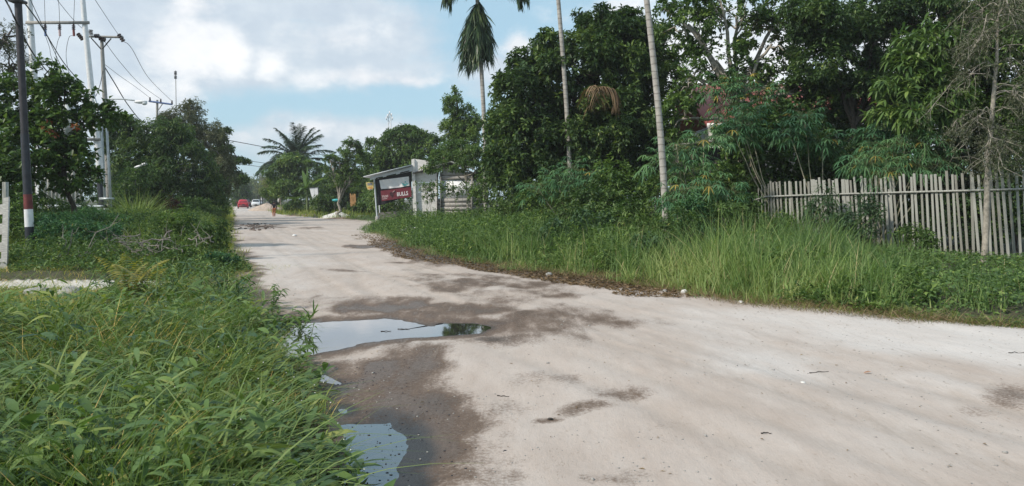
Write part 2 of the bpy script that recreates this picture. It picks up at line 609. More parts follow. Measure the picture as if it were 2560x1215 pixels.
PUD1 = [G(*p) for p in [(690, 812), (750, 804), (880, 799), (960, 794), (1012, 797), (1048, 808), (1082, 812), (1096, 806), (1180, 806), (1232, 813), (1236, 820), (1190, 832), (1110, 838),
                        (1010, 843), (930, 855), (860, 868), (790, 884), (690, 900)]]
PUD2 = [G(*p) for p in [(840, 1056), (900, 1050), (985, 1049), (1032, 1075), (1046, 1100), (1030, 1150), (1010, 1185), (985, 1230), (860, 1230)]]
PUD3 = [G(*p) for p in [(800, 925), (835, 940), (862, 955), (850, 962), (790, 950)]]
PUD4 = [G(*p) for p in [(830, 1012), (880, 1016), (884, 1030), (840, 1034)]]
PUDS = [PUD1, PUD2, PUD3, PUD4]


def wob(x, y):
    return (fbm(x * 1.3, y * 1.3, 3) - .5)


def tracks(x, y):
    """wheel tracks along the road, 1 in the middle of a track"""
    t = 0
    for off, w_ in ((1.9, .9), (3.5, .9), (2.6, .7), (4.3, .7)):
        for s in (-.72, .72):
            xc = XL(y) + off + s + (fbm(y * .11 + off * 7, y * 0 + off, 61, 2) - .5) * 1.3 + np.interp(y, [3, 12, 30], [1.4, .6, 0])
            t = np.maximum(t, w_ * np.exp(-((x - xc) / .16) ** 2))
    return t * (.35 + 1.0 * fbm(x * .3, y * .3, 63, 2))


def road_h(x, y, pd=None):
    fade = np.clip(1.2 - y / 90, .15, 1)
    ca, sa = 0.925, 0.38
    u = x * ca + y * sa           # across the road
    v = -x * sa + y * ca          # along it
    h = (fbm(u * .42, v * .16, 1, 3) - .5) * .12 * fade + (fbm(u * 2.6, v * .35, 2, 3) - .5) * .022 * fade + .025
    h = h + (fbm(x * 5, y * 5, 21) - .5) * .012
    h = h - .016 * tracks(x, y)
    if pd is None:
        pd = pud_d(x, y)
    k = sst(pd, 1.1, -0.02)
    h = h * (1 - k) + (-.012 + .055 * np.clip(pd, -.3, .9)) * k
    return h


def pud_d(x, y):
    n1 = (fbm(x * 3, y * 3, 7) - .5) * .16 + (fbm(x * 12, y * 12, 8) - .5) * .06
    d = np.full(np.shape(x), 1e9)
    for i, p in enumerate(PUDS):
        e = seg_sdf(x, y, p) + n1 * (1.0 if i < 2 else .5)
        d = np.minimum(d, e if i < 2 else e + .0)
    return d


def edge_d(x, y):
    """distance outside the road (negative on it)"""
    n = (fbm(x * .9, y * .9, 31) - .5) * .7 + (fbm(x * 4, y * 4, 32) - .5) * .25
    return np.maximum(XL(y) - x, x - XR(y)) * .92 + n * np.clip(y / 12, .5, 1.5)


def path_d(x, y):
    """sandy side path on the left"""
    yc = 13.55 + .03 * (x + 8)
    return np.maximum(np.abs(y - yc) - .78 + (fbm(x * 1.5, y * 1.5, 44) - .5) * .5, x + 6.6)


def ground_h(x, y):
    e = edge_d(x, y)
    r = road_h(x, y)
    v = .22 * sst(e, -.1, 3.5) + (fbm(x * .6, y * .6, 51) - .5) * .16 * sst(e, .2, 2) + .05 * sst(e, -.1, .5)
    h = r - .06 + v
    pdn = path_d(x, y)
    k = sst(pdn, .5, -.1)
    return h * (1 - k) + k * (.05 + (fbm(x * 3, y * 3, 61) - .5) * .04)


def grid_mesh(name, X, Y, Z, m, attrs=None):
    r, c = X.shape
    V = np.stack([X, Y, Z], -1).reshape(-1, 3)
    i = np.arange(r - 1)[:, None] * c
    j = np.arange(c - 1)[None]
    Q = np.stack([i + j, i + j + 1, i + c + j + 1, i + c + j], -1).reshape(-1, 4)
    return mk(name, V, [Q], m, None, attrs, True)


def soil_mat():
    m, t, b = mat('verge_soil')
    tcn = t.node('ShaderNodeTexCoord')
    v = tcn.outputs['Object']
    n = t.noise(v, .8, 6, .6)
    n2 = t.noise(v, 9, 5, .65)
    c = t.ramp(n2, [(.3, (.028, .034, .016)), (.55, (.055, .055, .028)), (.75, (.1, .085, .05))])
    c = t.mix(t.math('MULTIPLY', t.step(n, .5, .7), .5), c, (.05, .075, .022))
    p = t.attr('path')
    sand = t.ramp(n2, [(.3, (.42, .39, .35)), (.7, (.62, .59, .55))])
    c = t.mix(t.step(t.math('ADD', p, t.math('MULTIPLY', t.math('SUBTRACT', n2, .5), .7)), .35, .65), c, sand)
    t.l.new(c, b.inputs['Base Color'])
    b.inputs['Roughness'].default_value = .95
    bn = t.node('ShaderNodeBump')
    bn.inputs['Strength'].default_value = .6
    bn.inputs['Distance'].default_value = .04
    t.l.new(n2, bn.inputs['Height'])
    t.l.new(bn.outputs[0], b.inputs['Normal'])
    return m


ys = np.concatenate([np.linspace(-40, 1, 20), np.geomspace(1.2, 60, 330), np.geomspace(61, 1500, 70)])
us = np.concatenate([np.linspace(-4, -1.05, 30), np.linspace(-1, 1, 330), np.linspace(1.05, 4, 30)])
YY = np.repeat(ys[:, None], len(us), 1)
XX = us[None] * (np.abs(YY) * .85 + 6)
ZZ = ground_h(XX, YY)
go = grid_mesh('ground', XX, YY, ZZ, soil_mat(), {'path': sst(path_d(XX, YY), .45, -.25).ravel()})
tag(go, 'dark soil of the grassy verges beside the sandy road', 'ground', kind='structure')


def road_mat():
    m, t, b = mat('sandy_road')
    tcn = t.node('ShaderNodeTexCoord')
    v = tcn.outputs['Object']
    mp = t.node('ShaderNodeMapping')
    t.l.new(v, mp.inputs[0])
    mp.inputs['Rotation'].default_value = (0, 0, R(-21.5))
    mp.inputs['Scale'].default_value = (1, .3, 1)
    s = mp.outputs[0]
    mq = t.node('ShaderNodeMapping')
    t.l.new(v, mq.inputs[0])
    mq.inputs['Rotation'].default_value = (0, 0, R(-21.5))
    mq.inputs['Scale'].default_value = (1, .035, 1)
    lns = mq.outputs[0]
    n_big = t.noise(v, .45, 5, .6)
    n_st = t.noise(s, 3.2, 7, .65)
    n_st2 = t.noise(s, 11, 6, .7)
    n_f = t.noise(v, 38, 5, .7)
    n_g = t.noise(v, 160, 3, .7)
    dry = t.ramp(n_st, [(.2, (.37, .305, .262)), (.5, (.437, .372, .328)), (.8, (.488, .433, .393))])
    dry = t.mix(t.math('MULTIPLY', t.step(n_big, .42, .66), .4), dry, (.50, .458, .428))
    dry = t.mix(t.math('MULTIPLY', t.step(n_st2, .55, .75), .35), dry, (.36, .31, .27))
    dry = t.mix(t.math('MULTIPLY', t.step(n_g, .58, .75), .28), dry, (.30, .26, .23))
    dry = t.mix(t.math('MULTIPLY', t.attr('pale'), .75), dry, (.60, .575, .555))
    tk = t.math('MULTIPLY', t.attr('track'), t.step(t.noise(s, 9, 5, .7), .3, .65))
    dry = t.mix(t.math('MULTIPLY', tk, .55), dry, (.34, .285, .24))
    wet_shade = t.attr('wet_shade')
    wf = t.math('ADD', wet_shade, t.math('ADD', t.math('MULTIPLY', t.math('SUBTRACT', n_st, .5), t.math('MULTIPLY', t.step(wet_shade, .02, .3), 1.15)),
                                  t.math('MULTIPLY', t.math('SUBTRACT', n_f, .5), t.math('MULTIPLY', t.step(wet_shade, .02, .3), 1.0))))
    wk = t.step(wf, .2, .75)
    damp = t.ramp(n_f, [(.3, (.078, .050, .034)), (.7, (.150, .103, .073))])
    c = t.mix(wk, dry, damp)
    ln = t.step(t.noise(lns, 14, 6, .7), .56, .66)
    c = t.mix(t.math('MULTIPLY', ln, t.math('MULTIPLY', t.step(t.noise(v, .6, 4, .6), .4, .62), .32)), c, (.30, .25, .21))
    gr = t.step(t.noise(v, 22, 6, .75), .52, .66)
    c = t.mix(t.math('MULTIPLY', gr, .2), c, (.33, .27, .22))
    fl2 = t.step(t.noise(s, 60, 3, .6), .60, .68)
    c = t.mix(t.math('MULTIPLY', fl2, t.math('MULTIPLY', t.step(t.noise(v, 1.7, 4, .6), .45, .62), .5)), c, (.25, .195, .15))
    fl = t.step(t.noise(s, 24, 4, .6), .62, .72)
    c = t.mix(t.math('MULTIPLY', fl, t.math('MULTIPLY', t.step(n_big, .3, .6), .5)), c, (.27, .21, .165))
    bk = t.math('ADD', t.attr('mud'), t.math('MULTIPLY', t.math('SUBTRACT', n_f, .5), t.math('MULTIPLY', t.step(t.attr('mud'), .02, .3), .9)))
    c = t.mix(t.step(bk, .2, .8), c, (.034, .030, .028))
    sp = t.step(t.noise(v, 70, 2, .5), .70, .76)
    c = t.mix(t.math('MULTIPLY', sp, .5), c, (.12, .1, .08))
    t.l.new(c, b.inputs['Base Color'])
    ro = t.node('ShaderNodeMapRange')
    t.l.new(t.math('MAXIMUM', t.step(wf, .5, 1.0), t.math('MULTIPLY', t.step(bk, .3, .9), 1.0)), ro.inputs[0])
    ro.inputs[3].default_value = .95
    ro.inputs[4].default_value = .38
    t.l.new(ro.outputs[0], b.inputs['Roughness'])
    b.inputs['Specular IOR Level'].default_value = .35
    bn = t.node('ShaderNodeBump')
    bn.inputs['Strength'].default_value = .5
    bn.inputs['Distance'].default_value = .025
    hgt = t.math('ADD', t.math('MULTIPLY', n_f, .35), t.math('ADD', t.math('MULTIPLY', n_st2, .7), t.math('MULTIPLY', n_g, .15)))
    t.l.new(hgt, bn.inputs['Height'])
    t.l.new(bn.outputs[0], b.inputs['Normal'])
    return m


rows = np.concatenate([np.linspace(-12, 1.5, 30), np.geomspace(1.6, 30, 520), np.geomspace(30.3, 380, 240)])
cols = np.linspace(0, 1, 330)
RY = np.repeat(rows[:, None], len(cols), 1)
a0, a1 = XL(rows) - 1.0, XR(rows) + 1.0
RX = a0[:, None] + (a1 - a0)[:, None] * cols[None]
pd = pud_d(RX, RY)
RZ = road_h(RX, RY, pd)
ed = edge_d(RX, RY)


WX = (fbm(RX * 1.1, RY * .8, 141, 5) - .5) * 1.7
WY = (fbm(RX * 1.1, RY * .8, 147, 5) - .5) * 1.7


def ell(px, py, rx, ry, st=1.0, rot=0.0):
    """damp or painted-shade patch given by photo pixel centre and size, laid on the ground"""
    cx, cy = G(px, py)
    ax = rx / F * cy
    ay = cy * cy / (EYE * F) * ry
    dx, dy = RX - cx, RY - cy
    # shear along the view ray so that the patch follows the road
    dx = dx - dy * (cx / cy)
    dx = dx + rot * dy + WX * (ax * 1.1 + .05)
    q = np.hypot(dx / ax, (dy + WY * (ay * 1.2 + .05)) / ay)
    return st * np.clip(1.35 - q, 0, 1) ** .8


wet_shade = np.maximum(sst(pd, .75, .05) * .8, 0)
nz = fbm(RX * .9 + 3, RY * .9, 71)
for e in [(1000, 772, 330, 26, .85), (1370, 800, 210, 42, .8), (1010, 935, 190, 85, .95), (1080, 1010, 190, 70, 1), (1120, 1090, 180, 80, 1), (1130, 1190, 170, 60, .9), (1000, 1040, 90, 60, 1),
          (1530, 1000, 120, 22, .62), (1450, 1030, 70, 18, .55), (1385, 960, 110, 26, .35), (1240, 715, 200, 18, .65), (1300, 740, 180, 16, .6), (1130, 690, 170, 14, .5), (1400, 745, 60, 9, .8),
          (1230, 700, 130, 16, .5), (1090, 655, 120, 14, .55), (905, 619, 45, 5, .85), (855, 676, 55, 5, .7), (770, 571, 40, 3, .7), (660, 566, 45, 5, .9), (640, 600, 60, 6, .35), (840, 640, 150, 8, .25),
          (2570, 1000, 130, 34, .5), (2400, 1030, 140, 22, .3), (1380, 1055, 40, 8, .6), (1680, 1075, 60, 16, .45), (1520, 1200, 130, 20, .45), (1640, 1185, 90, 20, .35), (950, 572, 60, 4, .5),
          (1900, 1060, 300, 20, .12), (1200, 860, 120, 16, .5), (1290, 850, 130, 22, .6), (700, 790, 60, 30, .6), (620, 640, 40, 12, .4), (720, 548, 90, 3, .35), (900, 551, 80, 3, .4)]:  # thin band by the walking person is tree shade painted in the damp colour
    wet_shade = np.maximum(wet_shade, ell(*e) * (.62 + .76 * nz))
edge_w = sst(ed, -1.5, -.35) * sst(RY, 12.5, 15) * sst(RY, 34, 26) * (RX > (XL(RY) + XR(RY)) / 2)
wet_shade = np.maximum(wet_shade, edge_w * 1.0)
left_w = sst(ed, -.5, 0) * (RX < (XL(RY) + XR(RY)) / 2) * .7
wet_shade = np.maximum(wet_shade, left_w)
mud = np.maximum(sst(pd, .16, -.05) * .55, 0)
for e in [(1010, 1100, 120, 90, .95), (1020, 1195, 130, 60, 1.0), (1250, 852, 90, 14, .5), (1240, 806, 90, 8, .4), (1120, 1010, 110, 40, .35), (890, 1020, 60, 26, .8), (860, 965, 60, 30, .6), (1130, 1140, 90, 60, .3)]:
    mud = np.maximum(mud, ell(*e))
mud = np.maximum(mud, edge_w * .75 * sst(ed, -.55, 0))
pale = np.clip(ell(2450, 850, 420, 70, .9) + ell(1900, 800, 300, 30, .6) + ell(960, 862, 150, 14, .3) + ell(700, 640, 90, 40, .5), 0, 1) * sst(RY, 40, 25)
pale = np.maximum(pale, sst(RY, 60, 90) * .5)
ro = grid_mesh('road', RX, RY, RZ, road_mat(), {'track': tracks(RX, RY).ravel(), 'wet_shade': wet_shade.ravel(), 'mud': mud.ravel(), 'pale': pale.ravel()})
tag(ro, 'pale sandy unpaved road with damp brown patches and a painted band of tree shade', 'road', kind='structure')


def water_mat():
    m, t, b = mat('puddle_water')
    b.inputs['Base Color'].default_value = (.03, .026, .022, 1)
    b.inputs['Roughness'].default_value = .03
    b.inputs['IOR'].default_value = 1.45
    b.inputs['Specular IOR Level'].default_value = .9
    b.inputs['Metallic'].default_value = .0
    b.inputs['Coat Weight'].default_value = .8
    b.inputs['Coat Roughness'].default_value = .02
    tcn = t.node('ShaderNodeTexCoord')
    bn = t.node('ShaderNodeBump')
    bn.inputs['Strength'].default_value = .05
    bn.inputs['Distance'].default_value = .01
    t.l.new(t.noise(tcn.outputs['Object'], 7, 2, .5), bn.inputs['Height'])
    t.l.new(bn.outputs[0], b.inputs['Normal'])
    return m


M['water'] = water_mat()
for nm, pp, lab in [('puddle', PUD1, 'large sky-reflecting puddle across the road beside the grass clump'),
                    ('puddle', PUD2, 'dark blue puddle at the bottom by the grass edge')]:
    c = np.mean(np.array(pp), 0)
    q = np.array(pp)
    q = c + (q - c) * np.array([1.10, 1.16]) + unit(q - c) * .1
    V = np.vstack([np.column_stack([q, np.full(len(q), -.014)]), [[c[0], c[1], -.014]]])
    n = len(q)
    o = mk(nm, V, [np.array([(i, (i + 1) % n, n) for i in range(n)])], M['water'])
    tag(o, lab, 'puddle', kind='structure')
for pp, lab in [(PUD3, 'small pool of water at the grass edge between the two puddles'), (PUD4, 'tiny pool at the mud edge just above the near puddle')]:
    q = np.array(pp)
    c = q.mean(0)
    q = c + (q - c) * 1.15
    V = np.vstack([np.column_stack([q, np.full(len(q), -.014)]), [[c[0], c[1], -.014]]])
    n = len(q)
    tag(mk('puddle', V, [np.array([(i, (i + 1) % n, n) for i in range(n)])], M['water']), lab, 'puddle', kind='structure')

# ------------------------------------------------------------------ trees
def gz(x, y):
    return float(ground_h(np.array([x]), np.array([y]))[0])


def wobble(a, b, n=6, amp=.1):
    a, b = np.array(a, float), np.array(b, float)
    t = np.linspace(0, 1, n)[:, None]
    p = a + (b - a) * t
    o = rng.normal(0, amp, (n, 3)) * np.sin(t * math.pi)
    return p + o


def limb(a, b, n=6, amp=.08, rise=.12):
    """branch that leaves upward and arches over"""
    p = wobble(a, b, n, amp)
    L = np.linalg.norm(np.array(b) - np.array(a))
    p[:, 2] += np.sin(np.linspace(0, 1, n) * math.pi) * L * rise
    return p


def crown_points(blobs, m, clumps=14, rc=.34, fill=.25):
    """twig positions and directions for ellipsoid blobs (cx,cy,cz,rx,ry,rz,leaves)"""
    Ps, Ds, Ts, CC = [], [], [], []
    for (cx, cy, cz, rx, ry, rz, cnt) in blobs:
        c = np.array([cx, cy, cz])
        r = np.array([rx, ry, rz])
        k = max(4, int(cnt / m))
        nc = clumps
        dc = unit(rng.normal(0, 1, (nc, 3)) + np.array([0, 0, .25]))
        cc = dc * rng.uniform(.62, 1.0, (nc, 1)) * r
        ct = rng.normal(0, .13, nc)
        sz = rng.uniform(.6, 1.35, nc)
        w_ = sz ** 2 / (sz ** 2).sum()
        a = rng.choice(nc, k, p=w_)
        off = unit(rng.normal(0, 1, (k, 3))) * (rng.random((k, 1)) ** .5) * rc * sz[a][:, None] * np.minimum(r, r.mean() * 1.2)
        p = cc[a] + off
        f = rng.random(k) < fill
        p[f] = unit(rng.normal(0, 1, (f.sum(), 3))) * (rng.random((f.sum(), 1)) ** .45) * r * .95
        d = unit(p / r) * .55 + unit(off) * .45 + np.array([0, 0, .28])
        Ps.append(p + c)
        Ds.append(unit(d))
        Ts.append(ct[a])
        CC.append(cc + c)
    return np.concatenate(Ps), np.concatenate(Ds), np.concatenate(Ts), np.concatenate(CC)


def rosettes(p, d, t, m, L, Wd, spread=(35, 85), droop=.2, tv=.17, base=.48, long=False, twig=0.0):
    """m leaves around every twig direction"""
    N = len(p)
    ref = np.where(np.abs(d[:, 2:3]) < .9, UP, np.array([1.0, 0, 0]))
    u = unit(np.cross(d, ref))
    v = np.cross(d, u)
    ph = (np.arange(m)[None] * 2.4 + rng.uniform(0, 6.3, (N, 1)))
    al = np.radians(rng.uniform(spread[0], spread[1], (N, m)))
    ld = d[:, None] * np.cos(al)[..., None] + (u[:, None] * np.cos(ph)[..., None] + v[:, None] * np.sin(ph)[..., None]) * np.sin(al)[..., None]
    ld[..., 2] -= droop
    pos = p[:, None] + d[:, None] * (rng.uniform(-.5, .5, (N, m, 1)) * L * .8)
    tt = np.clip(base + t[:, None] + rng.normal(0, tv, (N, m)), 0, .87)
    odd = rng.random((N, m)) < .006
    tt = np.where(odd, .97, tt)
    s = rng.uniform(.65, 1.2, N * m)
    ld = ld.reshape(-1, 3)
    pos = pos.reshape(-1, 3)
    if long:
        return leaf_long(pos, ld, L * s, Wd * s, tt.ravel(), droop=rng.uniform(.1, .5, N * m), segs=3)
    return leaf_cloud(pos, ld, L * s, Wd * s, tt.ravel())


def pblob(px, py, Y, rpx, rpy, rd, cnt):
    x, y, z = P(px, py, Y)
    return (x, y, z, rpx / F * Y, rd, rpy / F * Y, cnt)


def tree(name, label, cat, base, top, r0, blobs, leaf, m, L, Wd, bark='bark', group=None, limbs=26, clumps=14, rc=.34, fill=.25, spread=(35, 85), droop=.2,
         tint=.48, limb_r=.05, long=False, lean=.1, base_z=None, tv=.17):
    bz = gz(base[0], base[1]) - .05 if base_z is None else base_z
    b = np.array([base[0], base[1], bz])
    root = empty(name, b, label, cat, group)
    top = np.array(top, float) - b
    tr = MB()
    pts = wobble((0, 0, 0), top, 8, lean)
    tr.tube(pts, np.linspace(r0, r0 * .5, 8), 8)
    p, d, t, cc = crown_points(blobs, m, clumps, rc, fill)
    p = p - b
    cc = cc - b
    # main limbs to blob centres, then branches to clumps
    cen = np.array([bl[:3] for bl in blobs]) - b
    hubs = [pts[k] for k in (4, 5, 6, 7)]
    for c in cen:
        s0 = hubs[int(rng.integers(1, 4))]
        if np.linalg.norm(c - s0) > .3:
            q = limb(s0, c, 6, .06)
            tr.tube(q, np.linspace(r0 * .5, r0 * .22, 6), 6)
            hubs_c = q
    for i in rng.permutation(len(cc))[:limbs]:
        j = int(np.argmin(np.linalg.norm(cen - cc[i], axis=1)))
        s0 = cen[j] + (hubs[3] - cen[j]) * rng.uniform(0, .4)
        tr.tube(limb(s0, cc[i], 5, .08), np.linspace(limb_r, limb_r * .3, 5), 5)
    tr.build('trunk', M[bark], root, True)
    V, T, A = rosettes(p, d, t, m, L, Wd, spread, droop, base=tint, long=long, tv=tv)
    mk('crown', V, [T], M[leaf], root, {'tint': A})
    return root


def shrub(name, label, cat, base, h, r, cnt, leaf, m, L, Wd, group=None, stem='stem_green', tint=.5, ns=5, rz=.5, **kw):
    """bush: several stems from one foot under a low crown"""
    z = gz(*base)
    b = np.array([base[0], base[1], z - .03])
    root = empty(name, b, label, cat, group)
    bl = [(0, 0, h * .55, r, r, h * rz, cnt)]
    p, d, t, cc = crown_points(bl, m, kw.get('clumps', 12), kw.get('rc', .38), kw.get('fill', .35))
    p[:, 2] = np.maximum(p[:, 2], .04)
    st = MB()
    for i in range(min(ns, len(cc))):
        st.tube(limb((rng.normal(0, .06), rng.normal(0, .06), 0), cc[i], 5, .04), np.linspace(.018, .006, 5), 5)
    st.build('stem', M[stem], root, True)
    V, T, A = rosettes(p, d, t, m, L, Wd, kw.get('spread', (35, 85)), kw.get('droop', .2), base=tint, long=kw.get('long', False))
    mk('foliage', V, [T], M[leaf], root, {'tint': A})
    return root


def frond_mesh(mb, rach, origin, azi, elev, L, droop, n=26, leafL=.6, leafW=.05, hang=.6, tint=.5, twist=0):
    """pinnate palm frond: returns rachis points; leaflets go to mb, rachis tube to rach"""
    t = np.linspace(0, 1, n)
    hd = np.array([math.cos(azi), math.sin(azi), 0])
    # arc: elevation falls from elev to elev-droop
    an = elev - droop * t ** 1.2
    stp = L / (n - 1)
    dxy = np.cumsum(np.cos(an)) * stp
    dz = np.cumsum(np.sin(an)) * stp
    pts = np.array(origin) + hd * dxy[:, None] + UP * dz[:, None]
    rach.tube(pts[::3], np.linspace(.03, .008, len(pts[::3])), 5)
    tan = unit(np.gradient(pts, axis=0))
    side = np.cross(hd, UP)
    k = np.arange(int(n * .12), n)
    for s in (-1, 1):
        env = np.sin(math.pi * (t[k] * .8 + .14)) ** .6
        pos = pts[k]
        d = unit(tan[k] * .75 + side * s * 1.0 + rng.normal(0, .12, (len(k), 3)) + UP * (.15))
        V, Q, A = leaf_long(pos, d, leafL * env * rng.uniform(.85, 1.1, len(k)), leafW, np.clip(tint + rng.normal(0, .12, len(k)), 0, 1), droop=hang * rng.uniform(.6, 1.3, len(k)), segs=3, nj=.15, shape=.6)
        mb.add(V, Q, A)


def palm(name, label, base, crown, r, fronds, leafL, leafW, group=None, leaf='palm_leaf', bark='palm_bark', skirt=0, lean=.05, bz=None):
    bz = gz(*base) - .05 if bz is None else bz
    b = np.array([base[0], base[1], bz])
    root = empty(name, b, label, 'palm tree', group)
    top = np.array(crown) - b
    pts = wobble((0, 0, 0), top, 12, 0)
    sw = np.sin(np.linspace(0, 1, 12) * math.pi * 1.3)
    pts[:, 0] += sw * lean * 1.6
    pts[:, 1] += sw * lean
    pts[0] = 0
    tr = MB()
    rr = np.linspace(r * 1.12, r * .85, 12)
    rr[0] *= 1.25
    tr.tube(pts, rr, 12)
    tr.build('trunk', M[bark], root, True)
    for (azi, elev, L, dr, hang, ti) in fronds:
        lf, ra = MB(), MB()
        frond_mesh(lf, ra, top + rng.normal(0, .04, 3), azi, elev, L, dr, int(16 + L * 9), leafL, leafW, hang, ti)
        f = lf.build('frond', M[leaf], root)
        ra.build('midrib', M['stem_green'], f)
    if skirt:
        lf = MB()
        for k in range(skirt):
            azi = rng.uniform(0, 6.28)
            z0 = top[2] - rng.uniform(0.1, .7)
            n = 34
            L = rng.uniform(2.0, 3.2)
            out = .8 * np.sin(np.linspace(0, 1, n) * 1.9) ** .8 * rng.uniform(.45, 1.1)
            hd = np.array([math.cos(azi), math.sin(azi), 0])
            q = np.array([top[0], top[1], z0]) + hd * out[:, None] - UP * (np.linspace(0, 1, n) * L)[:, None]
            d = np.stack([rng.normal(0, .3, n), rng.normal(0, .3, n), -np.ones(n)], -1) + hd * .22
            for s in range(3):
                V, Q, A = leaf_long(q, d + rng.normal(0, .2, (n, 3)), rng.uniform(.5, .95, n), .085, np.clip(rng.normal(.42, .22, n), 0, 1), droop=.25, segs=2, shape=.6)
                lf.add(V, Q, A)
        lf.build('hanging_frond_skirt', M[leaf], root)
    return root


# --- the big trees right of the road
tree('mango_tree', 'tall dense dark green tree with unbroken crown, just right of the roadside shed', 'tree',
     (3.6, 33), P(1480, 330, 33), .3,
     [pblob(1440, 190, 33, 120, 120, 2.2, 12240), pblob(1560, 150, 33.5, 110, 125, 2.2, 11520), pblob(1330, 260, 33, 100, 120, 2.2, 10800), pblob(1300, 360, 32, 100, 105, 2.0, 9360),
      pblob(1420, 370, 32.5, 110, 100, 2.0, 9360), pblob(1540, 340, 32, 115, 110, 2.2, 10080), pblob(1270, 420, 32, 55, 70, 1.4, 3600), pblob(1650, 230, 33.5, 60, 120, 2.0, 5040), pblob(1380, 130, 33, 55, 55, 1.3, 2520),
      pblob(1510, 70, 33.5, 70, 50, 1.4, 3240), pblob(1620, 90, 33.5, 60, 50, 1.4, 2520), pblob(1620, 400, 32, 70, 80, 1.6, 4680), pblob(1480, 440, 32, 130, 60, 1.8, 6480)],
     'dark_leaf', 7, .25, .1, 'dark_bark', limbs=60, clumps=20, rc=.29, fill=.22, tint=.5, tv=.22)
tree('cashew_tree', 'sparse broad-leaved tree letting sky through, right of the leaning pale palm trunk', 'tree',
     (9.8, 29), P(1830, 230, 29), .2,
     [pblob(1720, 60, 29, 75, 60, 1.3, 1250), pblob(1790, 150, 29, 80, 70, 1.5, 1250), pblob(1840, 40, 30, 90, 60, 1.6, 900), pblob(1930, 110, 29, 90, 80, 1.5, 1900), pblob(1720, 200, 28.5, 60, 60, 1.2, 400),
      pblob(1860, 190, 29, 80, 50, 1.3, 900), pblob(1960, 30, 30, 70, 60, 1.5, 1250), pblob(1700, 300, 28, 60, 70, 1.2, 1500), pblob(1660, 20, 29, 45, 40, 1, 400), pblob(1930, 210, 29, 70, 40, 1.2, 400), pblob(1800, 0, 29, 90, 45, 1.4, 1400), pblob(1990, 235, 27.5, 60, 40, .9, 1100), pblob(2060, 260, 27.5, 50, 40, .9, 900), pblob(1960, 290, 27, 60, 30, .8, 800)],
     'mid_leaf', 7, .2, .1, 'pale_bark', limbs=70, clumps=15, rc=.27, fill=.12, tint=.38, limb_r=.04)
tree('shade_tree', 'tall dark tree with bare crossing limbs against white sky at the top right', 'tree',
     (12.4, 27), P(2130, 270, 27), .17,
     [pblob(2070, 60, 27, 100, 70, 1.6, 6200), pblob(2050, 160, 27, 85, 65, 1.5, 4800), pblob(2200, 40, 27.5, 90, 60, 1.6, 4800), pblob(2300, 30, 28, 110, 60, 1.8, 6000), pblob(2210, 180, 27.5, 60, 70, 1.4, 3800),
      pblob(2130, 215, 27, 70, 40, 1.2, 1800), pblob(2250, 250, 27, 80, 70, 1.4, 4500), pblob(2400, 20, 27, 110, 60, 1.7, 4500), pblob(2520, 40, 26, 110, 90, 1.7, 6000), pblob(2010, 40, 27, 50, 60, 1.2, 1800)],
     'dark_leaf', 7, .2, .085, 'bark', limbs=70, clumps=14, rc=.36, fill=.28, tint=.4, limb_r=.045)
tree('mango_tree', 'tree with long pointed mid-green leaves behind the fence, left of thin pale trunk', 'tree',
     (10.9, 22), P(2300, 250, 22), .14,
     [pblob(2330, 110, 21.5, 75, 60, .9, 1500), pblob(2300, 190, 21.2, 85, 55, .9, 1800), pblob(2280, 265, 21, 75, 60, .9, 1700), pblob(2350, 240, 21.3, 80, 70, .9, 1700), pblob(2400, 150, 21.8, 60, 60, .8, 1000)],
     'mid_leaf', 9, .3, .075, 'bark', limbs=24, clumps=11, rc=.36, fill=.3, tint=.5, long=True, spread=(40, 80), droop=.25)
tree('guava_tree', 'broad bush-like tree with light leaves at the right edge behind the thin pale trunk', 'tree',
     (13.2, 21.5), P(2540, 260, 21.5), .12,
     [pblob(2480, 130, 21.5, 70, 80, 1.2, 2200), pblob(2560, 170, 21.5, 90, 130, 1.4, 3600), pblob(2440, 250, 22, 70, 80, 1.2, 2200), pblob(2540, 300, 21.5, 100, 100, 1.3, 3400), pblob(2660, 200, 21, 110, 180, 1.6, 4200)],
     'mid_leaf', 6, .17, .075, 'bark', limbs=30, clumps=13, tint=.42)

# dry twiggy tree in front of the fence
bx, by = 10.56, 17.0
b = np.array([bx, by, gz(bx, by) - .05])
root = empty('dry_tree', b, 'thin pale-barked tree with bare drooping grey twigs in front of the picket fence', 'tree')
tp = np.array([P(x, y, 17) for x, y in [(2459, 655), (2466, 560), (2468, 470), (2470, 400), (2478, 320), (2484, 240), (2492, 150), (2494, 60), (2505, -60)]]) - b
tp[0] = 0
trk = MB().tube(tp, np.array([.075, .068, .062, .058, .052, .045, .036, .028, .016]), 8)
ends = []
for k in range(42):
    t = rng.uniform(3.2, 8)
    i = int(t)
    s0 = tp[i] + (tp[min(i + 1, 8)] - tp[i]) * (t - i)
    a = rng.uniform(0, 6.28)
    L = rng.uniform(.5, 1.25)
    hd = np.array([math.cos(a), math.sin(a) * .8, 0])
    n = 7
    s = np.linspace(0, 1, n)[:, None]
    q = s0 + hd * L * s + UP * (L * (.75 * s - 1.15 * s * s))
    q[1:] += rng.normal(0, .03, (n - 1, 3))
    trk.tube(q, np.linspace(.013, .005, n), 5)
    for j in range(9):
        p0 = q[int(rng.integers(2, n))]
        d = unit(hd * .5 + rng.normal(0, .5, 3) + np.array([0, 0, -.55]))
        l = rng.uniform(.25, .7)
        qq = np.array([p0, p0 + d * l * .5 + rng.normal(0, .03, 3), p0 + d * l - UP * .1 * l])
        trk.tube(qq, [.005, .004, .0028], 4)
        ends.append(qq[1])
        ends.append(qq[2])
trk.build('trunk', M['pale_bark'], root, True)
ends = np.array(ends)
ends = np.repeat(ends, 4, 0) + rng.normal(0, .09, (len(ends) * 4, 3))
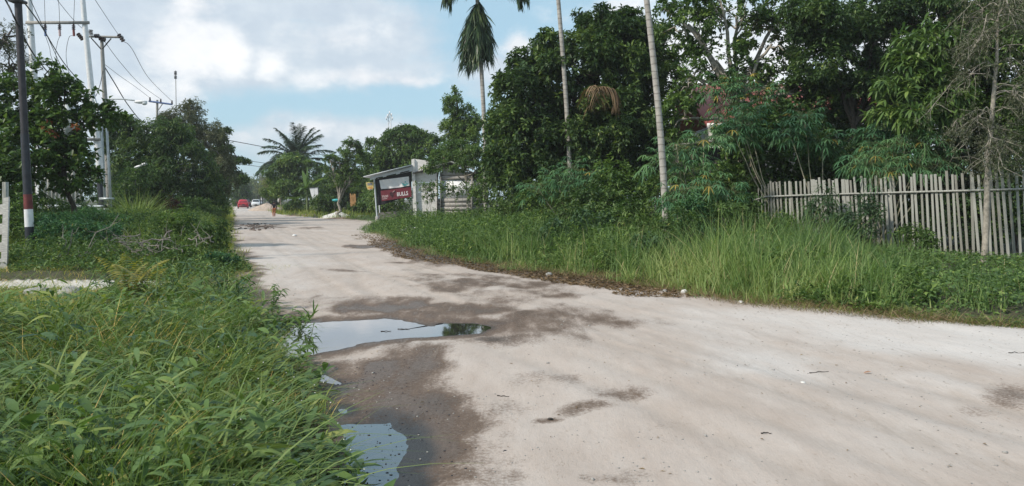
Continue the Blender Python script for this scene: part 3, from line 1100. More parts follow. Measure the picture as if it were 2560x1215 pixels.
V, T, A = rosettes(ends, unit(rng.normal(0, 1, ends.shape) + np.array([0, 0, -.3])), np.zeros(len(ends)), 4, .085, .022, base=.35)
mk('crown', V, [T], M['grey_leaf'], root, {'tint': A})

# pale areca palm trunks
palm('areca_palm', 'slender palm with a hanging skirt of dark old fronds, right of the shed', (-1.35, 40), P(1196, -6, 40), .115,
     [(R(0), R(58), 3.3, R(135), .95, .4), (R(12), R(66), 3.2, R(140), .9, .45), (R(-15), R(50), 3.0, R(140), .9, .45), (R(170), R(62), 2.3, R(165), .95, .4), (R(185), R(66), 2.5, R(168), .95, .35), (R(200), R(70), 2.2, R(165), .9, .5), (R(120), R(80), 2.4, R(120), .8, .5), (R(260), R(68), 2.2, R(160), .9, .6),
      (R(300), R(70), 2.4, R(150), .9, .5), (R(60), R(80), 2.4, R(120), .8, .4), (R(350), R(55), 2.8, R(140), .9, .3)], .8, .085, 'areca palms right of the road', skirt=26)
palm('areca_palm', 'thin pale ringed palm trunk in the middle, rising through the dense dark tree', P(1430, 490, 31)[:2], P(1390, -120, 31), .094,
     [(R(a), R(60), 2.3, R(130), .8, .4) for a in range(0, 360, 45)], .6, .05, 'areca palms right of the road')
palm('areca_palm', 'leaning pale ringed palm trunk nearest the road, left of the picket fence', P(1668, 530, 20)[:2], P(1608, -130, 20), .085,
     [(R(a + 20), R(60), 2.3, R(130), .8, .4) for a in range(0, 360, 45)], .6, .05, 'areca palms right of the road')
# dead frond caught in the dark tree
lf, ra = MB(), MB()
o3 = np.array(P(1475, 232, 29.5))
for k in range(5):
    frond_mesh(lf, ra, (rng.normal(0, .1), rng.normal(0, .1), 0), rng.uniform(0, 6.28), R(40), 1.5, R(150), 16, .55, .06, 1.0, .22)
o = lf.build('dead_palm_frond', M['dry_leaf'])
o.location = o3
tag(o, 'brown dead palm frond caught in the dense dark tree between the two pale trunks', 'palm frond')
ra.build('midrib', M['dry_leaf'], o)


# cassava-like plants: bare pale stems under tufts of palmate leaves
def palmates(c, n, r, lobes, Wd, tint, yellow=.03, flat=.5):
    """n palmate leaves round a stem top c"""
    Vs = MB()
    pet = MB()
    for k in range(n):
        a = rng.uniform(0, 6.28)
        e = rng.uniform(-.35, .9)
        L = r * rng.uniform(.6, 1.3)
        hub = np.array(c) + np.array([math.cos(a) * math.cos(e), math.sin(a) * math.cos(e), math.sin(e)]) * L - UP * rng.uniform(0, .3)
        pet.tube([c - UP * rng.uniform(0, .25), (np.array(c) + hub) / 2 + UP * .06, hub], [.005, .004, .004], 4, cap=False)
        fwd = unit(hub - c + np.array([0, 0, -.1]))
        sd = unit(np.cross(fwd, UP) + 1e-6)
        aa = np.linspace(-2.1, 2.1, lobes) + rng.normal(0, .08, lobes)
        d = fwd[None] * np.cos(aa)[:, None] + sd[None] * np.sin(aa)[:, None]
        d[:, 2] -= .12
        ll = rng.uniform(.85, 1.15) * .26 * (1 - .35 * (np.abs(aa) / 2.1) ** 2)
        ti = .97 if rng.random() < yellow * .55 else np.clip(tint + rng.normal(0, .12), 0, .86)
        V, Q, A = leaf_long(np.repeat(hub[None], lobes, 0), d, ll, Wd, ti, droop=rng.uniform(.2, .7), segs=3, shape=.9)
        Vs.add(V, Q, A)
    return Vs, pet


def cassava(name, label, base, tops, n, r=.42, lobes=7, Wd=.036, stem_r=.022, tint=.5, group=None, leaf='cassava_leaf', yellow=.03, bow=0.0):
    z = gz(*base)
    b = np.array([base[0], base[1], z - .05])
    root = empty(name, b, label, 'plant', group)
    fol, pets, st = MB(), MB(), MB()
    for tpp in tops:
        tpv = np.array(tpp) - b
        f0 = np.array([rng.normal(0, .08), rng.normal(0, .08), 0])
        q = wobble(f0, tpv, 9, .02)
        q[:, 0] -= bow * np.sin(np.linspace(0, 1, 9) * math.pi)
        rr = np.linspace(stem_r, stem_r * .6, 9)
        st.tube(q, rr, 6)
        f, p_ = palmates(tpv, int(n * 1.7), r * 1.1, lobes, Wd * 1.25, tint, yellow)
        for src, dst in ((f, fol), (p_, pets)):
            dst.add(np.concatenate(src.V), np.concatenate(src.F4), np.concatenate(src.A))
    s_ = st.build('stem', M['cassava_stem'], root, True)
    pets.build('leaf_stalk', M['stem_green'], s_)
    fol.build('foliage', M[leaf], root)
    return root


g_c = 'cassava plants by the fence'
cassava('cassava_plant', 'tall cassava with bare pale curving stems above the left end of the picket fence', (8.9, 23.4),
        [P(1845, 300, 23.5), P(1858, 320, 23.2), P(1870, 290, 23.6), P(1835, 330, 23)], 26, .55, bow=.25, yellow=.06)
cassava('cassava_plant', 'cassava with three straight pale stems fanning out above the fence', (9.25, 22.6),
        [P(1972, 330, 22.6), P(2010, 290, 22.6), P(2055, 350, 22.6)], 30, .5, Wd=.045, bow=-.02)
cassava('cassava_plant', 'bluish cassava leaning over the fence left of the mid-green long-leaved tree', (10.3, 22.0),
        [P(2180, 340, 22), P(2230, 320, 22.2), P(2150, 400, 21.6)], 24, .5, Wd=.045, tint=.4)
cassava('cassava_plant', 'bright green fine-leaved plant with yellow hanging leaves above the middle of the fence', (9.9, 20.6),
        [P(2170, 400, 20.6), P(2220, 365, 20.8), P(2270, 350, 20.6), P(2320, 360, 20.4), P(2200, 430, 20.2), P(2300, 410, 20.2), P(2250, 400, 20.3), P(2350, 400, 20.3)], 24, .45, 7, .02, tint=.62, yellow=.07)
cassava('cassava_plant', 'bright fine-leaved plant in front of the middle pale palm trunk', P(1430, 520, 27)[:2],
        [P(1430, 420, 27), P(1390, 445, 27), P(1470, 440, 26.6), P(1420, 455, 26.5), P(1345, 470, 27)], 24, .55, 7, .03, tint=.5)
cassava('cassava_plant', 'yellowish fine-leaved plant just right of the leaning pale palm trunk', (5.1, 20.8),
        [P(1690, 360, 21), P(1730, 385, 21), P(1760, 350, 21.2), P(1650, 400, 21), P(1710, 430, 20.6)], 20, .5, 7, .03, tint=.6, yellow=.06)
cassava('cassava_plant', 'low bright fine-leaved plant at the foot of the leaning palm, left of the fence end', (5.7, 19.6),
        [P(1720, 470, 19.6), P(1780, 465, 19.8), P(1820, 480, 20), P(1690, 500, 19.4)], 24, .45, 7, .03, tint=.55)
cassava('cassava_plant', 'feathery pale green plant with orange leaves, level with the red roof', (8.0, 26.5),
        [P(1790, 230, 26.5), P(1840, 215, 26.5), P(1900, 230, 26.5), P(1820, 265, 26.3), P(1880, 270, 26.3)], 26, .6, 7, .04, tint=.55, yellow=.12)

# bushes behind and beside the fence
def bush_at(px, py, Y, rpx, rpy, cnt, leaf, L, Wd, label, tint=.45, m=6, name='bush', cat='bush', group=None, long=False):
    x, y, z = P(px, py, Y)
    g = gz(x, y)
    h = (z + rpy / F * Y) - g
    return shrub(name, label, cat, (x, y), h, rpx / F * Y, cnt, leaf, m, L, Wd, group, 'bark', tint, long=long, clumps=16)


bush_at(1560, 480, 24, 80, 70, 3800, 'mid_leaf', .17, .075, 'dark glossy bush left of the leaning palm foot', .34)
bush_at(1500, 520, 23, 60, 50, 2200, 'dark_leaf', .16, .07, 'low dark bush in the grass below the middle palm trunk', .5)
bush_at(1640, 500, 21.8, 45, 60, 1800, 'bright_leaf', .13, .05, 'small yellow-green bush against the leaning palm trunk', .55)
bush_at(1900, 400, 25.5, 90, 110, 6000, 'mid_leaf', .2, .1, 'broad-leaved bush behind the bare cassava stems', .36)
bush_at(2030, 410, 24.6, 90, 90, 5500, 'mid_leaf', .2, .1, 'broad-leaved bush behind the fence, below the tall dark tree with crossing limbs', .32)
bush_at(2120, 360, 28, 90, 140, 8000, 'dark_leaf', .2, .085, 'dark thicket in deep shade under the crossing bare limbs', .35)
bush_at(2250, 430, 24, 110, 90, 6000, 'dark_leaf', .2, .08, 'dark bush behind the bright fine-leaved plant at the fence', .4)
bush_at(2420, 400, 21.8, 90, 120, 5200, 'grey_leaf', .14, .05, 'greyish twiggy bush behind the fence left of the thin pale trunk', .4)
bush_at(2540, 410, 20.5, 80, 120, 4600, 'mid_leaf', .15, .06, 'leafy bush behind the fence at the right edge', .34)
bush_at(2360, 330, 24, 90, 100, 5200, 'dark_leaf', .2, .08, 'dark foliage bush behind the long-leaved tree at the right', .45)
bush_at(2480, 340, 24, 100, 110, 5200, 'mid_leaf', .18, .075, 'leafy bush filling the gap behind the thin pale trunk', .36)
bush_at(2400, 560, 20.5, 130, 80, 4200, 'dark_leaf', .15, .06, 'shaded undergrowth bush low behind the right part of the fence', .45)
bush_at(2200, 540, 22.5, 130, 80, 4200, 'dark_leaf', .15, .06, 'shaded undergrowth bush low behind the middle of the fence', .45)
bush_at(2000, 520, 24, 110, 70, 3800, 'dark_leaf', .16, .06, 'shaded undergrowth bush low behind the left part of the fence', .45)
bush_at(1770, 480, 24.5, 110, 80, 4200, 'mid_leaf', .17, .08, 'green bush in front of the dark wooden hut', .38)
bush_at(2060, 530, 20.0, 55, 45, 2000, 'blue_leaf', .17, .03, 'bluish narrow-leaved shrub growing against the front of the fence', .6, long=True)
bush_at(2150, 540, 19.2, 60, 45, 1800, 'blue_leaf', .15, .035, 'dark leafy shrub in front of the fence, right of the bluish one', .5)
bush_at(1400, 600, 20.3, 55, 45, 1800, 'blue_leaf', .15, .06, 'dark rounded shrub at the front of the right grass bank', .5)
bush_at(1490, 575, 20.6, 60, 45, 1900, 'blue_leaf', .14, .055, 'dark shrub higher on the right grass bank beside the rounded one', .55)
bush_at(1620, 620, 17.5, 45, 40, 900, 'blue_leaf', .13, .07, 'round-leaved dark plant among the tall yellow-green grass', .5)
bush_at(1270, 500, 38, 90, 80, 6500, 'mid_leaf', .2, .07, 'leafy bush between the shed and the dense dark tree', .42)
bush_at(1350, 520, 30, 80, 60, 3800, 'mid_leaf', .17, .06, 'green bush on the bank below the dense dark tree', .45)
bush_at(1230, 560, 33, 80, 45, 3200, 'bright_leaf', .14, .04, 'light green weed bush on the bank right of the shed', .42)
bush_at(1330, 575, 26, 70, 45, 2600, 'bright_leaf', .13, .035, 'light green weed bush on the bank in the middle', .45)
bush_at(1690, 560, 17.8, 70, 40, 1800, 'bright_leaf', .12, .035, 'light green weed bush on the bank below the leaning palm', .4)
bush_at(1820, 545, 19.2, 90, 50, 2600, 'bright_leaf', .13, .035, 'light green weed bush at the left end of the fence', .35)

for (px, py, Y, rx, ry, n, lf_, L, ti, lab) in [(1300, 530, 31, 60, 45, 2600, 'bright_leaf', .15, .3, 'light weedy bush on the right bank just right of the skirted palm'), (1440, 520, 26, 70, 55, 3000, 'bright_leaf', .14, .36, 'light weedy bush at the foot of the middle pale palm trunk'),
                                        (1340, 600, 24, 55, 36, 1700, 'mid_leaf', .12, .5, 'leafy weed bush low on the right bank, above the brown dead grass'), (1550, 560, 21, 60, 50, 2200, 'bright_leaf', .13, .4, 'light weedy bush between the dark shrubs and the leaning palm'),
                                        (1200, 590, 30, 50, 30, 1700, 'bright_leaf', .12, .32, 'light weedy bush at the bank front below the shed planks'), (1730, 540, 19, 60, 45, 2000, 'cassava_leaf', .13, .4, 'green weedy bush right of the leaning palm foot'),
                                        (1930, 560, 19.5, 60, 36, 1700, 'mid_leaf', .12, .5, 'leafy weed bush at the base of the left end of the fence'), (2290, 590, 18.2, 50, 30, 1200, 'mid_leaf', .11, .45, 'leafy weed bush at the base of the fence left of the thin trunk')]:
    bush_at(px, py, Y, rx, ry, n, lf_, L, L * .36, lab, ti)
# dark broad-leaf tree at the left, cut by the striped pole
tree('broadleaf_tree', 'dark round-leaved tree with reddish old leaves behind the black striped pole at the left', 'tree',
     (-13.9, 24.5), P(150, 380, 24), .1,
     [pblob(110, 200, 24, 42, 45, .7, 420), pblob(150, 250, 24, 75, 55, .9, 950), pblob(60, 280, 24, 90, 80, 1.0, 1500), pblob(160, 330, 24, 80, 65, .9, 1000), pblob(235, 295, 24, 45, 30, .7, 330), pblob(90, 400, 23.5, 100, 80, 1.0, 1500),
      pblob(160, 420, 23.8, 75, 60, .9, 760), pblob(215, 450, 24, 40, 36, .6, 260), pblob(-60, 300, 24, 110, 150, 1.2, 2600), pblob(30, 470, 23, 70, 70, .8, 900), pblob(270, 290, 24.2, 45, 30, .6, 300)],
     'mid_leaf', 6, .2, .125, 'bark', limbs=50, clumps=10, rc=.4, fill=.3, tint=.33, limb_r=.03, lean=.06)
p, d, t, _ = crown_points([pblob(118, 318, 23.0, 14, 26, .2, 28), pblob(184, 322, 23.0, 16, 10, .2, 16)], 4, 4)
V, T, A = rosettes(p, d, t, 4, .15, .075, base=.5, tv=.3)
o = mk('red_leaves', V - np.array((-13.9, 24.5, gz(-13.9, 24.5) - .05)), [T], M['red_leaf'], bpy.data.objects['broadleaf_tree'], {'tint': A})
tree('thin_tree', 'thin feathery tree with small leaves against the sky at the top left corner', 'tree', (-24.5, 36), P(-20, 180, 36), .12,
     [pblob(10, 90, 36, 55, 60, .9, 1100), pblob(40, 170, 36, 45, 40, .9, 800), pblob(-30, 140, 36, 70, 90, 1.2, 1800), pblob(30, 230, 36, 60, 50, .9, 1100)],
     'grey_leaf', 5, .13, .05, 'bark', limbs=40, clumps=9, tint=.3)
tree('mango_tree', 'dark mango tree with drooping leaves left of the road, right of the white utility pole', 'tree', P(400, 500, 47)[:2], P(400, 400, 47), .25,
     [pblob(320, 360, 47, 70, 60, 1.5, 4200), pblob(400, 370, 47, 80, 70, 1.7, 5000), pblob(350, 430, 46, 80, 70, 1.6, 4600), pblob(450, 430, 46.5, 80, 80, 1.6, 5000), pblob(300, 320, 47, 45, 35, 1.1, 1700), pblob(500, 470, 47, 70, 50, 1.4, 3200), pblob(390, 330, 48, 60, 40, 1.2, 2200), pblob(410, 480, 46, 110, 45, 1.5, 4200)],
     'dark_leaf', 7, .3, .07, 'dark_bark', limbs=30, clumps=13, spread=(50, 95), droop=.55, tint=.52)
tree('paperbark_tree', 'tall greyish fine-leaved tree with pale upright stems left of the road', 'tree', P(465, 510, 54)[:2], P(462, 330, 54), .16,
     [pblob(470, 310, 54, 55, 60, 1.4, 5200), pblob(520, 370, 54, 60, 70, 1.5, 5600), pblob(430, 340, 54, 45, 60, 1.3, 3600), pblob(490, 440, 54, 80, 70, 1.6, 6000), pblob(545, 440, 54, 50, 70, 1.4, 4200), pblob(480, 275, 54, 28, 25, .7, 1000), pblob(425, 300, 54, 28, 30, .8, 1100)],
     'grey_leaf', 6, .2, .055, 'pale_bark', limbs=60, clumps=16, rc=.33, tint=.42, limb_r=.06)
for k in range(5):
    pass
tree('almond_tree', 'tree with flat tiered branches reaching over the left edge of the road', 'tree', P(548, 520, 62)[:2], P(548, 340, 62), .14,
     [pblob(560, 328, 62, 16, 6, .6, 420), pblob(545, 345, 62, 25, 12, .9, 900), pblob(560, 372, 62, 32, 10, .9, 1300), pblob(545, 395, 62, 45, 12, 1.2, 1900), pblob(595, 402, 62, 24, 7, .7, 700), pblob(570, 445, 62, 60, 12, 1.2, 2300), pblob(600, 450, 62, 26, 9, .8, 900), pblob(555, 420, 62, 35, 14, 1.2, 1600), pblob(540, 472, 62, 34, 24, 1.2, 1900)],
     'dark_leaf', 6, .28, .12, 'bark', limbs=20, clumps=9, tint=.5, spread=(50, 90), droop=.05)
g_l = 'trees and bushes along the left edge of the road'
for (px, py, Y, rx, ry, n, lf_, ti, lab) in [
        (535, 490, 70, 40, 35, 3000, 'mid_leaf', .42, 'rounded mid-green bush at the left road edge below the tiered tree'),
        (520, 510, 58, 50, 25, 2600, 'mid_leaf', .5, 'low leafy bush under the greyish fine-leaved tree'),
        (490, 520, 44, 45, 26, 2600, 'bright_leaf', .35, 'bright green spreading shrub at the left road edge'),
        (535, 525, 52, 35, 20, 1500, 'mid_leaf', .55, 'small shrub nearest the road on the left'),
        (340, 440, 41, 46, 60, 2400, 'bright_leaf', .34, 'yellow-green bush beside the grey pipes'),
        (310, 500, 42, 36, 40, 1600, 'dark_leaf', .4, 'dark bush at the foot of the grey pipes'),
        (548, 478, 105, 20, 34, 1800, 'dark_leaf', .45, 'dark bush beside the parked red car')]:
    bush_at(px, py, Y, rx, ry, n, lf_, .2 if Y < 60 else .3, .075 if Y < 60 else .12, lab, ti)
bush_at(432, 512, 42, 20, 12, 420, 'purple_leaf', .26, .07, 'dark red leaved shrub under the mango tree at the left', .5)

# feathery weeds, tall clump, at the left verge
for (px, py, Y, rx, ry, n, lab) in [(150, 595, 21.5, 85, 62, 3600, 'fine-leaved feathery weed right of the black striped pole'), (240, 595, 22.5, 75, 65, 3600, 'fine-leaved feathery weed below the white utility pole'),
                                    (200, 560, 28, 60, 40, 2200, 'yellowish feathery weed under the round-leaved tree'), (430, 570, 30, 55, 35, 2600, 'fine-leaved dark weed behind the pile of dead branches')]:
    bush_at(px, py, Y, rx, ry, int(n * 1.3), 'cassava_leaf', .15, .022, lab, .36, m=9, name='feathery_weed', cat='weed')


for (px, py, Y, rx, ry, n, lf_, L, ti, lab) in [(40, 560, 20.5, 50, 60, 1700, 'mid_leaf', .13, .38, 'leafy bush between the white gate and the black striped pole'), (120, 530, 25, 60, 40, 1700, 'mid_leaf', .15, .36, 'leafy bush right behind the black striped pole'),
                                        (175, 535, 27, 45, 28, 900, 'bright_leaf', .15, .3, 'light bush in front of the grey pipes'), (330, 575, 33, 60, 36, 2000, 'bright_leaf', .13, .3, 'light weedy bush at the foot of the tall arching grass'),
                                        (480, 580, 33, 60, 30, 2200, 'bright_leaf', .12, .3, 'low weedy bush at the left road edge in the middle distance'), (530, 600, 27, 45, 26, 1500, 'bright_leaf', .1, .36, 'low weedy bush at the left road edge right of the branch pile'),
                                        (400, 610, 24, 60, 26, 1800, 'mid_leaf', .1, .5, 'low dark weed bush behind the branch pile'),
                                        (140, 612, 18.9, 60, 66, 3600, 'cassava_leaf', .09, .28, 'feathery green bush at the foot of the striped pole, on its right'), (235, 618, 18.9, 66, 62, 3800, 'cassava_leaf', .09, .34, 'feathery green bush behind the forked bare branch'),
                                        (330, 645, 20.4, 45, 30, 1300, 'grey_leaf', .08, .5, 'dull grey-green weed bush in front of the branch pile'), (445, 585, 21.5, 66, 62, 3400, 'mid_leaf', .1, .42, 'dense dark green weed bush right of the branch pile'),
                                        (520, 605, 20, 50, 52, 2400, 'bright_leaf', .1, .3, 'grassy light green bush by the left road edge'), (430, 645, 17.6, 60, 36, 1900, 'bright_leaf', .09, .28, 'low light green weeds just beyond the near left bank'),
                                        (545, 660, 17.2, 45, 28, 1300, 'cassava_leaf', .09, .3, 'low feathery weeds at the left road edge just beyond the near bank'), (60, 655, 17.6, 36, 20, 700, 'grass', .07, .6, 'small yellowish weeds between the gate and the striped pole')]:
    bush_at(px, py, Y, rx, ry, n, lf_, L, L * .38, lab, ti)


def grass_clump(name, label, base, n, h, wd, matn, spread=.15, tint=.5, bend=.7, cat='grass clump', group=None):
    z = gz(*base) - .03
    pos = np.column_stack([rng.normal(0, spread, n), rng.normal(0, spread, n), np.zeros(n)])
    az = np.arctan2(pos[:, 1], pos[:, 0]) + rng.normal(0, .5, n)
    V, Q, A = blades(pos, h * rng.uniform(.6, 1.1, n), wd, rng.uniform(.05, .45, n), bend * rng.uniform(.3, 1.3, n), np.clip(tint + rng.normal(0, .15, n), 0, 1), az, 6)
    o = mk(name, V, [Q], M[matn], None, {'tint': A})
    o.location = (base[0], base[1], z)
    return tag(o, label, cat, group)


grass_clump('tall_grass_clump', 'tall arching grass clump in front of the dark mango tree at the left', P(340, 580, 37)[:2], 260, 2.3, .045, 'sedge', .25, .62)
grass_clump('tall_grass_clump', 'small dry arching grass clump left of the tall green one', P(300, 580, 37)[:2], 60, 1.5, .04, 'lalang', .2, .75)

# right middle distance
palm('coconut_palm', 'coconut palm with upright fronds rising behind the round leafy tree in the middle distance', P(742, 520, 96)[:2], P(742, 410, 96), .17,
     [(R(a), R(e), 5.2, R(dr), .5, .5) for a, e, dr in [(75, 82, 30), (100, 84, 30), (20, 78, 45), (160, 78, 45), (200, 66, 60), (340, 68, 55), (180, 48, 70), (0, 50, 70), (170, 30, 75), (10, 32, 75), (270, 60, 60), (250, 40, 80), (300, 42, 80), (185, 15, 60), (355, 15, 60), (60, 60, 60), (120, 60, 60), (85, 86, 20), (265, 84, 25), (40, 72, 50), (140, 72, 50), (225, 55, 70), (315, 55, 70), (205, 78, 40), (335, 78, 40), (190, 8, 50), (350, 8, 50)]],
     1.15, .2, leaf='palm_leaf', bark='bark')
tree('mango_tree', 'round leafy tree in front of the coconut palm in the middle distance', 'tree', P(752, 528, 88)[:2], P(735, 460, 88), .18,
     [pblob(735, 410, 88, 45, 32, 2.0, 4200), pblob(700, 440, 88, 42, 30, 2, 3600), pblob(765, 440, 88, 42, 36, 2, 3800), pblob(725, 470, 87, 50, 28, 2, 3800), pblob(690, 478, 88, 32, 18, 1.5, 1700), pblob(770, 480, 87, 40, 26, 1.6, 2600)],
     'mid_leaf', 7, .4, .13, 'bark', limbs=20, clumps=12, spread=(50, 95), droop=.5, tint=.55)
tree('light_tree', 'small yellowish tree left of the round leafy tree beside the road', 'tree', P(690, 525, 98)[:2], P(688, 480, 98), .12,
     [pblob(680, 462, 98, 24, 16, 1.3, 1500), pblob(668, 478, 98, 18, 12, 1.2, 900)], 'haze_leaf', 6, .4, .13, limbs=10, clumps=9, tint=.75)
tree('frangipani_tree', 'open small tree with several pale bare stems standing in the white sand heap', 'tree', P(848, 546, 63)[:2], P(850, 500, 63), .16,
     [pblob(825, 400, 63, 20, 16, .8, 500), pblob(870, 375, 63, 28, 26, 1.0, 1100), pblob(888, 410, 63, 32, 36, 1.1, 1500), pblob(835, 440, 63, 26, 26, .9, 500), pblob(880, 450, 63, 36, 30, 1.0, 1200), pblob(850, 410, 63, 20, 20, .8, 300)],
     'mid_leaf', 6, .26, .1, 'pale_bark', limbs=40, clumps=9, tint=.45, limb_r=.055)
tree('round_tree', 'dense dome-shaped dark green tree left behind the shed', 'tree', P(1000, 520, 76)[:2], P(1000, 430, 76), .3,
     [pblob(1000, 370, 76, 65, 50, 2.6, 8000), pblob(945, 390, 76, 45, 42, 2.2, 5000), pblob(1060, 385, 76, 55, 48, 2.4, 6500), pblob(1000, 425, 75, 90, 40, 2.6, 7500), pblob(1020, 340, 76, 50, 26, 1.8, 3000), pblob(940, 440, 75, 40, 45, 2, 3600)],
     'mid_leaf', 7, .3, .13, 'bark', limbs=20, clumps=18, rc=.3, tint=.45)
tree('slim_tree', 'upright light-leaved tree behind the shed, left of the skirted palm', 'tree', P(1150, 520, 57)[:2], P(1150, 330, 57), .14,
     [pblob(1135, 265, 57, 26, 36, 1.0, 1500), pblob(1165, 305, 57, 42, 38, 1.3, 2100), pblob(1130, 330, 57, 32, 40, 1.2, 2000), pblob(1160, 370, 56, 50, 45, 1.4, 3600), pblob(1110, 400, 56, 40, 40, 1.2, 2400), pblob(1190, 330, 57, 24, 40, 1, 900), pblob(1136, 222, 57, 7, 9, .3, 60)],
     'mid_leaf', 6, .27, .09, 'bark', limbs=40, clumps=12, tint=.55)
tree('shrub_tree', 'bright leafy small tree whose branches droop over the shed roof', 'tree', P(1180, 545, 45)[:2], P(1165, 440, 45), .07,
     [pblob(1092, 416, 44.5, 30, 16, .7, 700), pblob(1150, 385, 45, 46, 24, 1, 1500), pblob(1190, 390, 45, 34, 26, 1, 1200), pblob(1232, 415, 44, 26, 30, .8, 900), pblob(1130, 372, 46, 36, 24, 1, 1000), pblob(1165, 418, 43.8, 44, 14, .6, 800), pblob(1215, 435, 43.8, 26, 20, .6, 600)],
     'bright_leaf', 6, .2, .07, 'pale_bark', limbs=30, clumps=11, tint=.4, limb_r=.03)
for (px, py, Y, pts, lab) in [(1075, 580, 44, [(1073, 490), (1062, 465), (1085, 468)], 'thin sapling with sparse leaf tufts in front of the pale shed panel'),
                              (1150, 580, 43, [(1130, 475), (1160, 470), (1180, 478), (1108, 470)], 'sapling with sparse leaves in front of the shed window')]:
    b = np.array(P(px, py, Y))
    b[2] = gz(b[0], b[1]) - .03
    root = empty('sapling', b, lab, 'sapling')
    st = MB()
    PV = []
    for (qx, qy) in pts:
        e = np.array(P(qx, qy, Y)) - b
        st.tube(wobble((0, 0, 0), e, 7, .05), np.linspace(.02, .007, 7), 5)
        PV.append(e + rng.normal(0, 1, (26, 3)) * np.array([.3, .25, .22]))
    st.build('stem', M['pale_bark'], root, True)
    PV = np.concatenate(PV)
    V, T, A = rosettes(PV, unit(rng.normal(0, 1, PV.shape) + UP * .6), np.zeros(len(PV)), 6, .19, .07, base=.42)
    mk('foliage', V, [T], M['mid_leaf'], root, {'tint': A})


def banana(base, h, leaves, label, L=2.2, group=None):
    b = np.array([base[0], base[1], gz(*base) - .05])
    root = empty('banana_plant', b, label, 'banana plant', group)
    MB().tube(wobble((0, 0, 0), (0, 0, h), 6, .04), np.linspace(.16, .08, 6), 8).build('stem', M['stem_green'], root, True)
    for (a, e, dr, s, ti) in leaves:
        d = np.array([[math.cos(a) * math.cos(e), math.sin(a) * math.cos(e), math.sin(e)]])
        V, Q, A = leaf_long(np.array([[0, 0, h * .97]]), d, np.array([L * s]), np.array([.6 * s]), ti, droop=dr, segs=9, nj=.4, fold=.35, shape=.8)
        mk('leaf', V, [Q], M['bright_leaf'], root, {'tint': A})
    return root


banana(P(768, 525, 80)[:2], 2.5, [(R(100), R(85), .05, 1.2, .6), (R(160), R(75), .1, 1.1, .5), (R(20), R(45), .25, 1.3, .8), (R(200), R(30), .8, 1, .3), (R(340), R(20), .9, 1, .5), (R(250), R(40), .8, .9, .4), (R(300), R(60), .5, 1, .6)],
       'banana plant with a pale upright leaf beside the white board', group='banana plants near the white board')
banana(P(735, 525, 84)[:2], 1.3, [(R(a), R(45), .6, .8, .6) for a in (0, 60, 130, 190, 250, 310)], 'low banana plant left of the one beside the white board', group='banana plants near the white board')
for (px, py, Y, rx, ry, n, lf_, ti, lab) in [
        (738, 515, 84, 30, 14, 1300, 'bright_leaf', .4, 'low broad bush left of the white board'),
        (810, 512, 72, 32, 20, 1900, 'bright_leaf', .38, 'leafy low bush right of the white board'),
        (830, 490, 78, 40, 36, 2600, 'dark_leaf', .5, 'dark bush behind the multi-stemmed tree'),
        (890, 470, 80, 45, 48, 3200, 'dark_leaf', .45, 'dark tall bush behind the brown board'),
        (910, 525, 67, 36, 18, 1600, 'bright_leaf', .45, 'light green bush below the brown board'),
        (985, 500, 62, 60, 26, 2800, 'bright_leaf', .6, 'yellow-green bush seen under the red banner'),
        (930, 500, 70, 40, 26, 2000, 'mid_leaf', .5, 'mid-green bush left of the banner frame')]:
    bush_at(px, py, Y, rx, ry, n, lf_, .3, .11, lab, ti)

# far end of the road
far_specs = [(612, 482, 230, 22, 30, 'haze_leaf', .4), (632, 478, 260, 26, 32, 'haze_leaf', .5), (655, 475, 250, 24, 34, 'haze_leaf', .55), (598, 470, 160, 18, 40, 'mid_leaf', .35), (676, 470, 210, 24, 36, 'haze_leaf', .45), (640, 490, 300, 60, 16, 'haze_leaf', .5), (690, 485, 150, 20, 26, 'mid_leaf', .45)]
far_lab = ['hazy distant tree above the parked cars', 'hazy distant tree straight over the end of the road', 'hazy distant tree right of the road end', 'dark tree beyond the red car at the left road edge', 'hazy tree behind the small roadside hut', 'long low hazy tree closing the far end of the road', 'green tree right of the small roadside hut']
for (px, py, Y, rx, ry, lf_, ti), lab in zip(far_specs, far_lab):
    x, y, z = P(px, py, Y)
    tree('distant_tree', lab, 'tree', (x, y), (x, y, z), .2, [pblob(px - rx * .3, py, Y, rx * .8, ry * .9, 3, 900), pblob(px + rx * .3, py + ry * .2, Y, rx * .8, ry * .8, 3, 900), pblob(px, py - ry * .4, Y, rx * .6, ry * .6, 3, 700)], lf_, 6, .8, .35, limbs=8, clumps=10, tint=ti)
x, y, z = P(668, 510, 190)
b = np.array([x, y, 0.2])
root = empty('bare_tree', b, 'leafless grey tree at the far end of the road', 'tree')
st = MB().tube(wobble((0, 0, 0), (0, 0, 4), 5, .1), np.linspace(.18, .1, 5), 6)
for k in range(34):
    a = rng.uniform(0, 6.28)
    e = np.array([math.cos(a) * rng.uniform(.5, 3.5), math.sin(a) * 2, rng.uniform(5, 8.5)])
    q = limb((0, 0, rng.uniform(2, 4)), e, 5, .2)
    st.tube(q, np.linspace(.07, .025, 5), 5)
    for j in range(3):
        st.tube(limb(q[3], q[3] + rng.normal(0, .9, 3) + UP * .6, 4, .1), np.linspace(.03, .015, 4), 4)
st.build('trunk', M['twig'], root, True)
# backdrop thickets closing the view behind the right-hand plot
for (x, y, rx, h, lab) in [(4, 58, 6, 7, 'dark wooded thicket behind the dense dark tree'), (16, 50, 6, 5.0, 'dark thicket beyond the red roofed house'), (-18, 84, 5, 4.5, 'leafy thicket behind the dome-shaped tree'), (-44, 62, 7, 6, 'leafy thicket behind the white panel at the left'), (-39, 78, 5, 5, 'leafy thicket behind the left-hand mango tree')]:
    shrub('thicket', lab, 'thicket', (x, y), h, rx, 9000, 'dark_leaf', 6, .42, .18, None, 'bark', .45, clumps=26)


